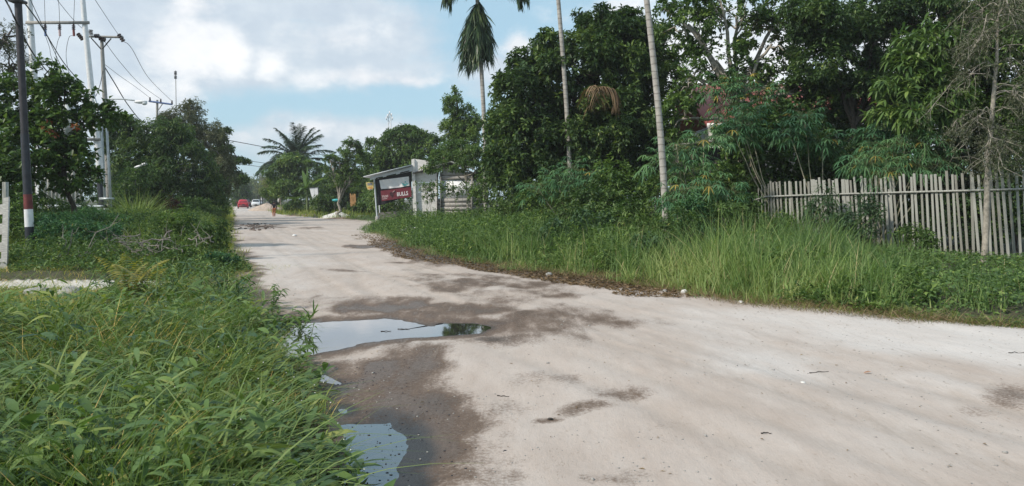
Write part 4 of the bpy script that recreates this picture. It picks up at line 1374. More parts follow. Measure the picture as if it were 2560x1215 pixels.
# ------------------------------------------------------------------ grass and ground plants
def scatter(n, y0, y1, cond, pw=1.0, xf=.74, xm=1.2):
    """ground points between y0 and y1, thinning with distance"""
    X, Y = [], []
    got = 0
    while got < n:
        k = n * 2
        if pw == 1:
            y = np.exp(rng.uniform(math.log(y0), math.log(y1), k))
        else:
            q = 2 - pw
            y = (rng.uniform(y0 ** q, y1 ** q, k)) ** (1 / q)
        x = rng.uniform(-1, 1, k) * (xf * y + xm)
        c = cond(x, y)
        X.append(x[c])
        Y.append(y[c])
        got += int(c.sum())
    x = np.concatenate(X)[:n]
    y = np.concatenate(Y)[:n]
    return x, y


def pxx(x, y):
    return 1280 + F * x / y


def on_ground(x, y, dz=-.02):
    return np.column_stack([x, y, ground_h(x, y) + dz])


def road_left(x, y):
    return x < (XL(y) + XR(y)) / 2


def stuff(name, V, Q, A, m, label):
    o = mk(name, V, [Q], M[m], None, {'tint': A})
    return tag(o, label, 'grass' if 'grass' in name or 'sedge' in name else 'ground cover', kind='stuff')


def near_left(x, y):
    return (edge_d(x, y) > -.02) & road_left(x, y) & (path_d(x, y) > .15)


def tall_mask(x, y):
    """the bank is high near the camera and low and trampled towards the side path"""
    k = sst(-x / y, .50, .56) * sst(y, 8.6, 9.8)
    return 1 - .85 * k


# fine grass of the near bank
x, y = scatter(50000, 3.0, 13.2, near_left)
e = edge_d(x, y)
tm = tall_mask(x, y)
cl = fbm(x * 1.6, y * 1.6, 81)
h = (.05 + .85 * cl ** 2 + .10 * sst(e, 0, 1.2)) * tm * rng.uniform(.55, 1.25, len(x))
h *= .62 + .38 * sst(e, .0, .6)
tint = np.clip(-.12 + .95 * fbm(x * .9, y * .9, 83) * rng.uniform(.6, 1.3, len(x)) + .25 * sst(e, 1.5, .1) * sst(y, 9, 5), 0, .88)
dry = rng.random(len(x)) < +.03 + .10 * (fbm(x * 1.1, y * 1.1, 87) > .58)
tint[dry] = rng.uniform(.85, 1, dry.sum())
V, Q, A = blades(on_ground(x, y), h, rng.uniform(.006, .013, len(x)), rng.uniform(.05, .9, len(x)), rng.uniform(.1, 1.2, len(x)), tint)
stuff('grass', V, Q, A, 'grass', 'dense fine green grass covering the near left bank')

# arching sedge tufts
tx, ty = scatter(170, 3.3, 12.8, lambda x, y: near_left(x, y) & (edge_d(x, y) > .3) & (tall_mask(x, y) > .9), 1.0)
k = 20
x = np.repeat(tx, k) + rng.normal(0, .07, len(tx) * k)
y = np.repeat(ty, k) + rng.normal(0, .07, len(tx) * k)
az = rng.uniform(0, 6.28, len(x))
h = np.repeat(rng.uniform(.55, 1.15, len(tx)), k) * rng.uniform(.5, 1.1, len(x)) * np.repeat(.7 + .3 * sst(edge_d(tx, ty), .2, 1.2), k)
V, Q, A = blades(on_ground(x, y), h, rng.uniform(.012, .022, len(x)), rng.uniform(.1, .6, len(x)), rng.uniform(.5, 1.5, len(x)), np.clip(np.repeat(rng.uniform(.2, .7, len(tx)), k) + rng.normal(0, .12, len(x)), 0, 1), az, 6)
stuff('sedge', V, Q, A, 'sedge', 'long arching blue-green sedge blades in the near left bank')

# leafy weeds with lance leaves up their stems, in patches of their own green
for (cnt, seed, mt_, tb, l0, l1, wr, hh0, hh1, nm_, lab_) in [(560, 201, 'mid_leaf', .62, .08, .17, .24, .2, .62, 'leafy_weeds', 'dark leafy weeds standing in patches on the near left bank'),
                                                             (420, 207, 'bright_leaf', .6, .12, .26, .19, .15, .5, 'broad_grass', 'lighter broad-bladed grass in patches on the near left bank'),
                                                             (220, 213, 'blue_leaf', .6, .07, .14, .3, .15, .5, 'leafy_weeds', 'bluish small-leaved weeds in patches on the near left bank')]:
    tx, ty = scatter(cnt, 3.3, 13.0, lambda x, y: near_left(x, y) & (tall_mask(x, y) > .6) & (fbm(x * .8, y * .8, seed) > .5))
    n = 9
    pos = np.repeat(on_ground(tx, ty), n, 0)
    hh = np.repeat(rng.uniform(hh0, hh1, len(tx)) * tall_mask(tx, ty) * (.5 + .5 * sst(edge_d(tx, ty), 0, 1)), n)
    t = np.tile(np.linspace(.2, 1, n), len(tx))
    la = np.repeat(rng.uniform(0, 6.28, len(tx)), n)
    pos[:, 2] += hh * t
    pos[:, 0] += np.cos(la) * hh * t * .35
    pos[:, 1] += np.sin(la) * hh * t * .35
    az = la + np.tile(np.arange(n) * 2.5, len(tx)) + rng.normal(0, .4, len(la))
    d = np.stack([np.cos(az), np.sin(az), rng.uniform(.0, .9, len(az))], -1)
    L = rng.uniform(l0, l1, len(az)) * rng.choice([.7, 1.0, 1.3], len(az))
    V, Q, A = leaf_long(pos, d, L, L * wr, np.clip(np.repeat(rng.normal(tb, .2, len(tx)), n) + rng.normal(0, .1, len(az)), 0, .95), droop=rng.uniform(.1, .8, len(az)), segs=4)
    stuff(nm_, V, Q, A, mt_, lab_)

# creeper with round leaves
x, y = scatter(2600, 3.2, 13.2, lambda x, y: near_left(x, y) & (fbm(x * .9, y * .9, 91) > .52))
p = on_ground(x, y)
p[:, 2] += rng.uniform(.06, .34, len(x)) * tall_mask(x, y) * (.4 + .6 * sst(edge_d(x, y), 0, .8))
az = rng.uniform(0, 6.28, len(x))
L = rng.uniform(.04, .11, len(x))
d = np.stack([np.cos(az), np.sin(az), rng.uniform(-.4, .4, len(x))], -1)
V, Q, A = leaf_long(p, d, L, L * .95, np.clip(rng.normal(.5, .22, len(x)), 0, .9), droop=.25, segs=4, nj=.35, shape=.75)
stuff('creeper', V, Q, A, 'bright_leaf', 'round-leaved creeper spreading over the near left bank')

# straw stems
x, y = scatter(1500, 3.2, 13, lambda x, y: near_left(x, y) & (tall_mask(x, y) > .5))
V, Q, A = blades(on_ground(x, y), rng.uniform(.2, .6, len(x)) * (.5 + .5 * sst(edge_d(x, y), 0, .8)), .004, rng.uniform(.2, 1.5, len(x)), rng.uniform(.2, 1.3, len(x)), rng.uniform(.2, 1, len(x)), None, 4)
stuff('dry_grass', V, Q, A, 'dry_leaf', 'dry straw-coloured stems in the near left bank')
# tiny white flowers
x, y = scatter(120, 3.4, 9, lambda x, y: near_left(x, y) & (edge_d(x, y) < 1.6))
f = MB()
for px_, py_ in zip(x, y):
    z = gz(px_, py_) + rng.uniform(.12, .3)
    f.box((px_, py_, z), (.007, .007, .005), Matrix.Rotation(rng.uniform(0, 1), 3, 'X'))
tag(f.build('small_flower', M['flower']), 'tiny white flowers dotted over the near grass', 'flowers', kind='stuff')


def weed(name, label, base, n, L, Wd, h, matn, tint=.5, droop=(.2, .8), group=None, cat='weed', up=(.5, 1.6)):
    b = np.array([base[0], base[1], gz(*base) - .02])
    root = empty(name, b, label, cat, group)
    st = MB()
    az = np.arange(n) * 2.4 + rng.uniform(0, 6.28)
    hs = h * np.linspace(.3, 1, n)
    top = np.array([rng.normal(0, .08), rng.normal(0, .08), h])
    st.tube(wobble((0, 0, 0), top, 5, .01), np.linspace(.006, .003, 5), 5)
    st.build('stem', M['stem_green'], root)
    pos = top[None] * (hs / h)[:, None]
    d = np.stack([np.cos(az), np.sin(az), rng.uniform(*up, n)], -1)
    V, Q, A = leaf_long(pos, d, L * rng.uniform(.7, 1.15, n), Wd * rng.uniform(.7, 1.15, n), np.clip(tint + rng.normal(0, .12, n), 0, 1), droop=rng.uniform(*droop, n), segs=6, nj=.3)
    mk('leaf', V, [Q], M[matn], root, {'tint': A})
    return root


g_w = 'broad-leaved weeds on the near left bank'
for i, (px, py, n, L, h, ti) in enumerate([(470, 800, 9, .34, .2, .7), (520, 790, 9, .36, .25, .75), (450, 760, 8, .3, .25, .6), (160, 870, 7, .32, .12, .9), (230, 880, 8, .3, .15, .85), (360, 800, 9, .3, .2, .7), (600, 780, 9, .26, .25, .5), (690, 800, 9, .24, .3, .45),
                                           (745, 850, 8, .22, .25, .6), (480, 900, 8, .3, .15, .55), (620, 880, 7, .22, .2, .5), (40, 900, 8, .3, .15, .8), (90, 1000, 7, .22, .12, .6), (300, 940, 8, .24, .15, .6), (560, 720, 9, .26, .3, .45), (640, 740, 9, .22, .3, .5), (300, 750, 9, .28, .3, .7), (420, 720, 8, .28, .3, .65), (90, 1120, 7, .2, .1, .75), (780, 900, 8, .2, .2, .4)]):
    Y = EYE * F / (py - HZ + 60) * .98
    b_ = ((px - 1280) / F * Y, Y)
    if not near_left(np.array([b_[0]]), np.array([b_[1]]))[0]:
        b_ = (XL(b_[1]) - .15, b_[1])
    weed('broadleaf_weed', 'broad-leaved light green weed standing in the grass of the near left bank', b_, n, L, .055, h, 'bright_leaf', ti, group=g_w)
# dark leafy twig hanging over the puddle
weed('leaning_weed', 'dark narrow-leaved weed leaning out over the large puddle', (-2.25, 8.3), 22, .13, .022, .4, 'mid_leaf', .45, up=(-.3, .9))
weed('leaning_weed', 'upright narrow-leaved grass tuft at the left end of the large puddle', (-2.75, 9.6), 14, .3, .03, .25, 'bright_leaf', .7, droop=(.1, .4), up=(.9, 2.5))
weed('leafy_weed', 'dark green bushy weed above the left end of the large puddle', (-3.35, 10.6), 70, .09, .025, .5, 'mid_leaf', .5, up=(-.2, .9))
weed('leafy_weed', 'thin sprig with small leaves at the back of the near bank', (-4.2, 12.0), 30, .07, .02, .45, 'mid_leaf', .5, up=(-.2, .9))


def fern(base, n, L, label, tint, matn='bright_leaf', group=None, el=55, pw=.04):
    b = np.array([base[0], base[1], gz(*base) - .02])
    root = empty('fern', b, label, 'fern', group)
    for k in range(n):
        lf, ra = MB(), MB()
        azi = k * 2.4 + rng.uniform(-.4, .4)
        l = L * rng.uniform(.75, 1.1)
        nn = 22
        t = np.linspace(0, 1, nn)
        an = R(el + rng.uniform(-12, 18)) - 1.1 * t ** 1.3
        hd = np.array([math.cos(azi), math.sin(azi), 0])
        pts = hd * (np.cumsum(np.cos(an)) * l / nn)[:, None] + UP * (np.cumsum(np.sin(an)) * l / nn)[:, None]
        ra.tube(pts[::3], np.linspace(.004, .0015, len(pts[::3])), 4)
        sd = np.cross(hd, UP)
        tn = unit(np.gradient(pts, axis=0))
        for s in (-1, 1):
            ll = l * .2 * np.sin(math.pi * (t[3:] * .86 + .12)) ** .8
            V, Q, A = leaf_long(pts[3:], sd * s + tn[3:] * .3, ll * rng.uniform(.8, 1.15, len(ll)), l * pw, np.clip(tint + rng.normal(0, .16, len(ll)), 0, 1), droop=.35, segs=2, nj=.1, shape=.7)
            lf.add(V, Q, A)
        f = lf.build('frond', M[matn], root)
        ra.build('midrib', M['stem_green'], f)


for i, (wx, wy, hh_) in enumerate([(-6.1, 12.0, .6), (-5.6, 12.2, .65), (-5.2, 12.3, .6), (-4.9, 11.9, .6), (-4.6, 12.3, .6), (-4.35, 11.4, .55), (-4.1, 11.8, .5), (-6.3, 11.6, .5), (-5.9, 11.2, .45), (-4.9, 11.2, .55), (-4.0, 11.0, .5), (-3.75, 10.4, .5), (-3.6, 11.3, .35)]):
    weed('tall_weed', 'tall leafy weed at the back of the near left bank', (wx, wy), 34, .17, .034, hh_, ['mid_leaf', 'bright_leaf', 'blue_leaf'][i % 3], .5, group='tall weeds at the back of the near left bank', up=(-.1, 1.2))
fern((-5.3, 10.6), 7, 1.0, 'large yellowing fern at the back of the near left bank', .3, 'yellow_leaf', el=80, pw=.075)
fern((-5.7, 10.4), 6, .5, 'green fern beside the bare patch left of the yellowing fern', .7)
fern((-4.75, 8.2), 6, .42, 'light fern in the left part of the near bank', .75)
fern((-4.45, 7.8), 6, .42, 'light fern a step closer than its neighbour in the near bank', .8)
fern((-4.2, 7.4), 6, .4, 'light fern among broad yellow-green leaves in the near bank', .75)
fern((-2.35, 4.75), 5, .36, 'fern at the bottom left, nearest the camera', .6)
fern((-3.05, 8.0), 6, .34, 'small pale fern in the middle of the near bank', .7)


# right bank
def right_bank(x, y):
    return (edge_d(x, y) > -.02) & ~road_left(x, y)


def fence_y(x):
    return np.interp(x, [7.4, 8.34, 11.68], [22.2, 21, 17.5])


tx, ty = scatter(3300, 10.3, 23, lambda x, y: right_bank(x, y) & (x > -1.5) & ((x < 7.2) | (y < fence_y(x) + 1.5)), 1.2, .74, 1)
q = pxx(tx, ty)
kp = rng.random(len(tx)) < np.interp(q, [1100, 1500, 1650, 1750, 2100, 2300, 2600], [.9, .9, .9, 1, .95, .5, .35]) * (.5 + .5 * (fbm(tx * .8, ty * .8, 98) > .42))
tx, ty, q = tx[kp], ty[kp], q[kp]
k = 17
sp_ = .085
x = np.repeat(tx, k) + rng.normal(0, sp_, len(tx) * k)
y = np.repeat(ty, k) + rng.normal(0, sp_, len(tx) * k)
e = np.repeat(edge_d(tx, ty), k)
hm = np.interp(q, [1100, 1350, 1600, 1750, 2000, 2150, 2300, 2600], [.65, .75, .9, 1.12, 1.08, .8, .42, .32])
ht = hm * (1 - .55 * sst(tx, 7.6, 8.8) * sst(ty, fence_y(tx) - 2.6, fence_y(tx) - .8)) * (.35 + .65 * sst(edge_d(tx, ty), .0, .9)) * (.15 + 1.5 * fbm(tx * .8, ty * .8, 95)) * rng.uniform(.65, 1.3, len(tx))
h = np.repeat(ht, k) * rng.uniform(.5, 1.15, len(x))
tb = .02 + .62 * fbm(tx * .9, ty * .9, 97) + .5 * sst(edge_d(tx, ty), 3.0, .4) * np.interp(q, [1100, 1500, 1680, 2050, 2200, 2400], [.3, .45, .95, .85, .5, .35]) + rng.normal(0, .16, len(tx))
tint = np.clip(np.repeat(tb, k) + rng.normal(0, .1, len(x)), 0, .92)
dr_ = rng.random(len(x)) < .04
tint[dr_] = 1
V, Q, A = blades(on_ground(x, y), h, rng.uniform(.011, .022, len(x)), rng.uniform(.02, .35, len(x)), rng.uniform(.05, 1.0, len(x)), tint, np.repeat(rng.uniform(0, 6.28, len(tx)), k) + rng.normal(0, 1.2, len(x)), 4)
stuff('tall_grass', V, Q, A, 'lalang', 'tall yellow-green grass on the right bank in front of the fence')

x, y = scatter(17000, 9.4, 18, lambda x, y: right_bank(x, y) & (pxx(x, y) > 1950 + 250 * fbm(x, y, 14)) & (y < fence_y(x) + .6), 1.2, .85, 2.5)
e = edge_d(x, y)
p = on_ground(x, y)
p[:, 2] += rng.uniform(.02, 1, len(x)) ** .7 * (.06 + .28 * sst(e, .1, 1.6) * (.3 + 1.1 * fbm(x * 1.2, y * 1.2, 99)) * (1 - .75 * sst(y, fence_y(x) - 2.6, fence_y(x) - .8)))
az = rng.uniform(0, 6.28, len(x))
L = rng.uniform(.05, .10, len(x))
V, Q, A = leaf_long(p, np.stack([np.cos(az), np.sin(az), rng.uniform(-.2, .7, len(x))], -1), L, L * .55, np.clip(rng.normal(.45, .22, len(x)), 0, .9), droop=.3, segs=2, nj=.4)
stuff('creeper', V, Q, A, 'mid_leaf', 'leafy creeper and low weeds at the foot of the right bank')
x, y = scatter(9000, 9.6, 36, lambda x, y: (edge_d(x, y) > -.25) & (edge_d(x, y) < .45) & ~road_left(x, y), 1.0)
V, Q, A = blades(on_ground(x, y, .02), rng.uniform(.06, .24, len(x)), .006, rng.uniform(.5, 2.2, len(x)), rng.uniform(.2, 1, len(x)), rng.uniform(0, 1, len(x)), None, 2)
stuff('dry_grass', V, Q, A, 'dry_leaf', 'flattened dry brown grass along the right road edge')
x, y = scatter(5000, 12.5, 34, lambda x, y: (edge_d(x, y) > -1.0) & (edge_d(x, y) < .1) & ~road_left(x, y), 1.0)
p = np.column_stack([x, y, np.maximum(road_h(x, y), ground_h(x, y)) + .01])
az = rng.uniform(0, 6.28, len(x))
V, T, A = leaf_cloud(p, np.stack([np.cos(az), np.sin(az), rng.uniform(-.05, .5, len(x))], -1), rng.uniform(.03, .12, len(x)), rng.uniform(.01, .04, len(x)), rng.uniform(0, .55, len(x)), .4)
tag(mk('leaf_litter', V, [T], M['dry_leaf'], None, {'tint': A}), 'brown rotting leaf litter along the muddy right road edge', 'leaf litter', kind='stuff')
x, y = scatter(9000, 9.6, 40, lambda x, y: (edge_d(x, y) > -.12) & (edge_d(x, y) < .7) & ~road_left(x, y), 1.0)
V, Q, A = blades(on_ground(x, y, .0), rng.uniform(.06, .2, len(x)), .008, rng.uniform(.2, 1.2, len(x)), rng.uniform(.2, 1, len(x)), rng.uniform(.1, .6, len(x)), None, 2)
stuff('short_grass', V, Q, A, 'grass', 'short grass fringe along the right road edge')

x, y = scatter(46000, 19, 62, lambda x, y: right_bank(x, y) & (x < 6.5), 1.15, .2, 3)
e = edge_d(x, y)
h = np.interp(y, [19, 25, 35, 48, 62], [.85, 1.05, .8, .5, .4]) * (.3 + .7 * sst(e, 0, 1.4)) * (.55 + .9 * fbm(x * .8, y * .8, 101)) * rng.uniform(.5, 1.2, len(x))
tint = np.clip(.05 + .6 * fbm(x * .5, y * .5, 103) + rng.normal(0, .1, len(x)), 0, .9)
V, Q, A = blades(on_ground(x, y), h, rng.uniform(.014, .026, len(x)), rng.uniform(.05, .4, len(x)), rng.uniform(.1, .9, len(x)), tint, None, 3)
stuff('verge_grass', V, Q, A, 'lalang', 'deep green grass on the right bank up to the shed')

# left verge beyond the side path
x, y = scatter(60000, 14.2, 75, lambda x, y: (edge_d(x, y) > -.05) & road_left(x, y) & (path_d(x, y) > .1), 1.1)
e = edge_d(x, y)
h = np.interp(y, [14.3, 15.2, 17, 20, 24, 40, 75], [.08, .16, .42, .7, .95, 1.0, .75]) * (.35 + .65 * sst(e, 0, 1.3)) * (.5 + .9 * fbm(x * .7, y * .7, 105)) * rng.uniform(.5, 1.25, len(x))
tint = np.clip(.1 + .62 * fbm(x * .5, y * .5, 107) + rng.normal(0, .12, len(x)) + .15 * sst(e, 1.5, 0), 0, .95)
V, Q, A = blades(on_ground(x, y), h, np.interp(y, [15, 40, 75], [.008, .02, .035]) * rng.uniform(.7, 1.3, len(x)), rng.uniform(.05, .5, len(x)), rng.uniform(.1, .9, len(x)), tint, None, 3)
stuff('verge_grass', V, Q, A, 'grass', 'rough grass on the left verge beyond the side path')
x, y = scatter(17000, 14.8, 48, lambda x, y: (edge_d(x, y) > .15) & road_left(x, y) & (fbm(x * .6, y * .6, 131) > .42), 1.1)
p = on_ground(x, y)
p[:, 2] += rng.uniform(.05, 1, len(x)) * np.interp(y, [14.8, 17, 20, 30, 48], [.12, .45, .8, 1.0, .9]) * (.3 + .7 * sst(edge_d(x, y), 0, 1.5))
V, T, A = rosettes(p, unit(rng.normal(0, .5, p.shape) + UP), rng.normal(0, .15, len(x)), 4, .11, .035, base=.4)
tag(mk('weeds', V, [T], M['bright_leaf'], None, {'tint': A}), 'mixed leafy weeds over the left verge beyond the side path', 'ground cover', kind='stuff')
x, y = scatter(13000, 10.5, 46, lambda x, y: (edge_d(x, y) > .25) & ~road_left(x, y) & (x < 6.9) & (fbm(x * .7, y * .7, 133) > np.interp(pxx(x, y), [1600, 1750], [.42, .54])), 1.1)
p = on_ground(x, y)
p[:, 2] += rng.uniform(.05, 1, len(x)) * np.interp(y, [10.5, 13, 15, 20, 30, 48], [.25, .5, .65, .9, .9, .7]) * (.4 + 1.1 * fbm(x * .6, y * .6, 135)) * (.3 + .7 * sst(edge_d(x, y), 0, 1.5))
V, T, A = rosettes(p, unit(rng.normal(0, .5, p.shape) + UP), rng.normal(0, .15, len(x)), 4, .12, .042, base=.5, tv=.25)
tag(mk('weeds', V, [T], M['mid_leaf'], None, {'tint': A}), 'dark leafy weeds among the grass of the right bank', 'ground cover', kind='stuff')
x, y = scatter(17000, 8.8, 18.5, lambda x, y: (x < -5.2) & (path_d(x, y) > -.1) & ((y > 15) | (tall_mask(x, y) < .6)), 1.0)
V, Q, A = blades(on_ground(x, y), rng.uniform(.05, .2, len(x)), .009, rng.uniform(.2, 1.2, len(x)), rng.uniform(.2, 1, len(x)), rng.uniform(.2, 1, len(x)), None, 2)
stuff('short_grass', V, Q, A, 'grass', 'short trampled grass beside the side path at the left')
x, y = scatter(12000, 60, 140, lambda x, y: (edge_d(x, y) > .0) & (edge_d(x, y) < 9), 1.1, .5, 1)
V, Q, A = blades(on_ground(x, y), rng.uniform(.2, .7, len(x)), .05, rng.uniform(.05, .4, len(x)), rng.uniform(.1, .9, len(x)), np.clip(rng.normal(.5, .18, len(x)), 0, .9), None, 2)
stuff('far_grass', V, Q, A, 'grass', 'pale grass along the far verges of the road')


# ------------------------------------------------------------------ built things
def box_px(mb, x0, y0, x1, y1, Y, th=.04):
    a, b2 = P(x0, y0, Y), P(x1, y1, Y)
    mb.box(((a[0] + b2[0]) / 2, Y, (a[2] + b2[2]) / 2), (abs(b2[0] - a[0]), th, abs(b2[2] - a[2])))
    return mb


def slab(mb, cs, Y, th=.04):
    mb.prism([(P(x, y, Y)[0], P(x, y, Y)[2]) for x, y in cs], Y - th / 2, Y + th / 2)
    return mb


def rel(o, root):
    """parent an object built in world space without moving it"""
    o.parent = root
    o.matrix_parent_inverse = Matrix.Translation(root.location).inverted()
    return o


def part(mb, name, m, root, smooth=False):
    return rel(mb.build(name, M[m], None, smooth), root)


def line_px(pts, Y):
    return [P(x, y, Y) for x, y in pts]


# picket fence
posts = [(7.64, 24.0), (7.45, 22.2), (8.34, 21.0), (11.68, 17.5), (14.2, 14.9)]
tops = [2.02, 2.13, 2.18, 2.29, 2.34]
fe = empty('picket_fence', (9.5, 19.8, gz(9.5, 19.8)), 'weathered grey picket fence of narrow upright slats along the right-hand plot', 'fence')
pk = MB().box((0, 0, .5), (1, 1, 1))
pk0 = None
for i in range(4):
    A_, B_ = np.array(posts[i]), np.array(posts[i + 1])
    L = np.linalg.norm(B_ - A_)
    rz = math.atan2(B_[1] - A_[1], B_[0] - A_[0])
    n = int(round(L / [.42, .125, .122, .13][i]))
    ra = MB()
    for hgt in (.42,):
        ra.tube([(A_[0], A_[1] + .05, tops[i] - hgt), (B_[0], B_[1] + .05, tops[i + 1] - hgt)], .028, 4)
    if i < 1:
        ra.tube([(A_[0], A_[1] + .05, tops[i] - 1.5), (B_[0], B_[1] + .05, tops[i + 1] - 1.5)], .028, 4)
    part(ra, 'rail', 'weathered', fe)
    for k in range(n):
        t = (k + .3) / n
        q = A_ + (B_ - A_) * t
        top = tops[i] + (tops[i + 1] - tops[i]) * t + rng.normal(0, .035)
        g = gz(q[0], q[1]) - .05
        wd = .05 + .014 * rng.random()
        if i == 2 and k in (0, 2, 5, 6, 7):
            wd = .09
        if i == 1 and k == n - 1:
            wd = .12
        if pk0 is None:
            pk0 = pk.build('picket', M['weathered'], fe)
            o = pk0
            brown = pk0.data.copy()
            brown.materials[0] = M['weathered_brown']
        else:
            o = pk0.copy()
            COL.objects.link(o)
        if pk0 is not o and rng.random() < .45:
            o.data = brown
        o.parent = fe
        o.location = Vector((q[0] + .13, q[1] - .02, g)) - fe.location
        o.scale = (wd, .022, top - g)
        o.rotation_euler = (0, R(-3.6 + rng.normal(0, .9)), rz + rng.normal(0, .05))
for (x_, y_, tz) in [(8.4, 21.1, 2.1), (9.75, 19.65, 1.9), (11.3, 18.05, 2.0)]:
    part(MB().box((x_ + .05, y_ + .1, tz / 2), (.1, .1, tz)), 'post', 'weathered', fe)

# white plank gate at the far left
gt = empty('plank_gate', (-10.5, 15.6, gz(-10.5, 15.6)), 'white painted plank gate cut by the left edge', 'gate')
for k, (y0, y1, y2, y3) in enumerate([(512, 535, 497, 522), (555, 582, 545, 572), (600, 622, 592, 615), (640, 660, 632, 655), (678, 700, 672, 695)]):
    m_ = MB()
    slab(m_, [(14, y2 + 12), (14, y3 + 12), (-70, y3 + 28), (-70, y2 + 28)], 15.6, .03)
    part(m_, 'plank', 'white_wood', gt)
m_ = MB()
slab(m_, [(10, 495), (23, 492), (18, 695), (2, 700)], 15.55, .04)
part(m_, 'end_board', 'white_wood', gt)
m_ = MB()
slab(m_, [(9, 455), (18, 455), (18, 700), (9, 700)], 15.75, .09)
part(m_, 'post', 'weathered', gt)

# black pole with red and white bands
sp = empty('striped_pole', (*P(76, 668, 18.6)[:2], gz(*P(76, 668, 18.6)[:2]) - .05), 'slim black pole with a red and a white band near its foot at the left', 'pole')
pa = lambda y: P(45 + (78 - 45) * (y / 660), y, 18.6)
for nm, ya, yb, m_, r in [('lower_shaft', 675, 567, 'black_paint', .105), ('white_band', 567, 523, 'white_paint', .1), ('red_band', 523, 486, 'red_band', .099), ('upper_shaft', 486, 335, 'black_paint', .096), ('upper_shaft', 335, -140, 'pole_black', .085)]:
    part(MB().tube([pa(ya), pa((ya + yb) / 2), pa(yb)], [r, r * .985, r * .97], 14), nm, m_, sp, True)
part(MB().box(np.array(pa(4)) + np.array((0, -.02, 0)), (.3, .3, .06)), 'cable_clamp', 'dark_metal', sp)
# board and mound beside the pole
o = MB()
slab(o, [(28, 690), (66, 655), (66, 668), (30, 702)], 17.6, .05)
tag(o.build('wooden_board', M['weathered']), 'grey board leaning on edge beside the foot of the striped pole', 'board')

# transformer station on two white poles
Yt = 40.0
ts = empty('transformer_station', (*P(165, 575, Yt)[:2], gz(*P(165, 575, Yt)[:2])), 'transformer on two white steel poles with a crossarm and three hanging fuses', 'transformer')
part(MB().tube([P(262, 575, Yt), P(246, 380, Yt), P(226, 200, Yt), P(212, 60, Yt), P(200, -80, Yt)], [.17, .165, .15, .13, .12], 12), 'pole', 'white_paint', ts, True)
part(MB().tube([P(102, 575, Yt), P(95, 330, Yt), P(80, 120, Yt), P(73, 0, Yt), P(68, -80, Yt)], [.17, .165, .16, .14, .13], 12), 'pole', 'white_paint', ts, True)
part(MB().tube([P(262, 576, Yt), P(251, 450, Yt)], [.19, .178], 12), 'black_foot', 'black_paint', ts, True)
o = MB()
box_px(o, 65, 53, 223, 60, Yt - .15, .1)
part(o, 'crossarm', 'pole_grey', ts)
for px, cm in ((113, 'sign_blue'), (149, 'banner_pink'), (184, 'red_band')):
    o = MB().tube(line_px([(px, 60), (px, 72)], Yt - .15), .05, 8)
    for yy in (64, 68, 72):
        o.tube([P(px, yy, Yt - .15), P(px, yy + 1.6, Yt - .15)], .09, 8)
    c = part(o, 'fuse_cutout', 'insulator', ts)
    part(MB().tube(line_px([(px, 74), (px + 1, 90)], Yt - .15), .06, 8), 'fuse_tube', cm, ts)
o = MB()
box_px(o, 168, 262, 190, 345, Yt, .9)
for k in range(6):
    box_px(o, 172 + k * 3, 282, 173 + k * 3, 340, Yt - .5, .12)
tk = part(o, 'tank', 'galv', ts)
for px in (172, 180, 188):
    part(MB().tube(line_px([(px, 262), (px, 242)], Yt), [.06, .035], 8), 'bushing', 'insulator', ts)
o = MB()
box_px(o, 90, 345, 258, 352, Yt - .2, .12)
box_px(o, 85, 320, 262, 324, Yt + .2, .1)
part(o, 'platform_beam', 'pole_grey', ts)
o = MB()
box_px(o, 235, 434, 268, 438, Yt - .2, .1)
part(o, 'cable_bracket', 'pole_grey', ts)
o = MB()
o.box(np.array(P(262, 572, Yt - .3)) + np.array((0, 0, -.1)), (.75, .75, .75), None, .5, .85)
part(o, 'concrete_footing', 'concrete', ts)

cp = empty('conduit_pipes', (*P(270, 525, 38)[:2], gz(*P(270, 525, 38)[:2])), 'pair of grey steel pipes rising beside the white utility pole and turning along the ground', 'pipe')
for (xt, xb, yb) in ((254, 263, 516), (267, 277, 524)):
    part(MB().tube([P(xt, 318, 38), P((xt + xb) / 2, 420, 38), P(xb, yb - 6, 38), P(xb - 4, yb, 38), P(xb - 12, yb, 38), P(160, yb, 38), P(120, yb - 2, 38)], .062, 10), 'pipe', 'galv', cp, True)
o = MB()
box_px(o, 250, 494, 284, 500, 37.9, .16)
part(o, 'pipe_clamp', 'galv', cp)
o = MB().tube([P(225, 232, 39.6), P(236, 246, 39.5), P(242, 262, 39.4), P(247, 300, 39), P(254, 322, 38.2)], .06, 8)
part(o, 'elbow', 'galv', cp, True)

wp = empty('white_board_wall', (*P(150, 520, 43)[:2], 0.1), 'whitish upright board wall half hidden behind the round-leaved tree', 'wall')
for k in range(12):
    o = MB()
    x0 = 88 + k * 10
    box_px(o, x0, 330 + rng.uniform(-3, 3), x0 + 8.6, 505, 43 + rng.uniform(0, .02), .03)
    part(o, 'board', 'white_wood', wp)
o = MB()
box_px(o, 84, 500, 212, 530, 43.2, .2)
part(o, 'base', 'concrete', wp)

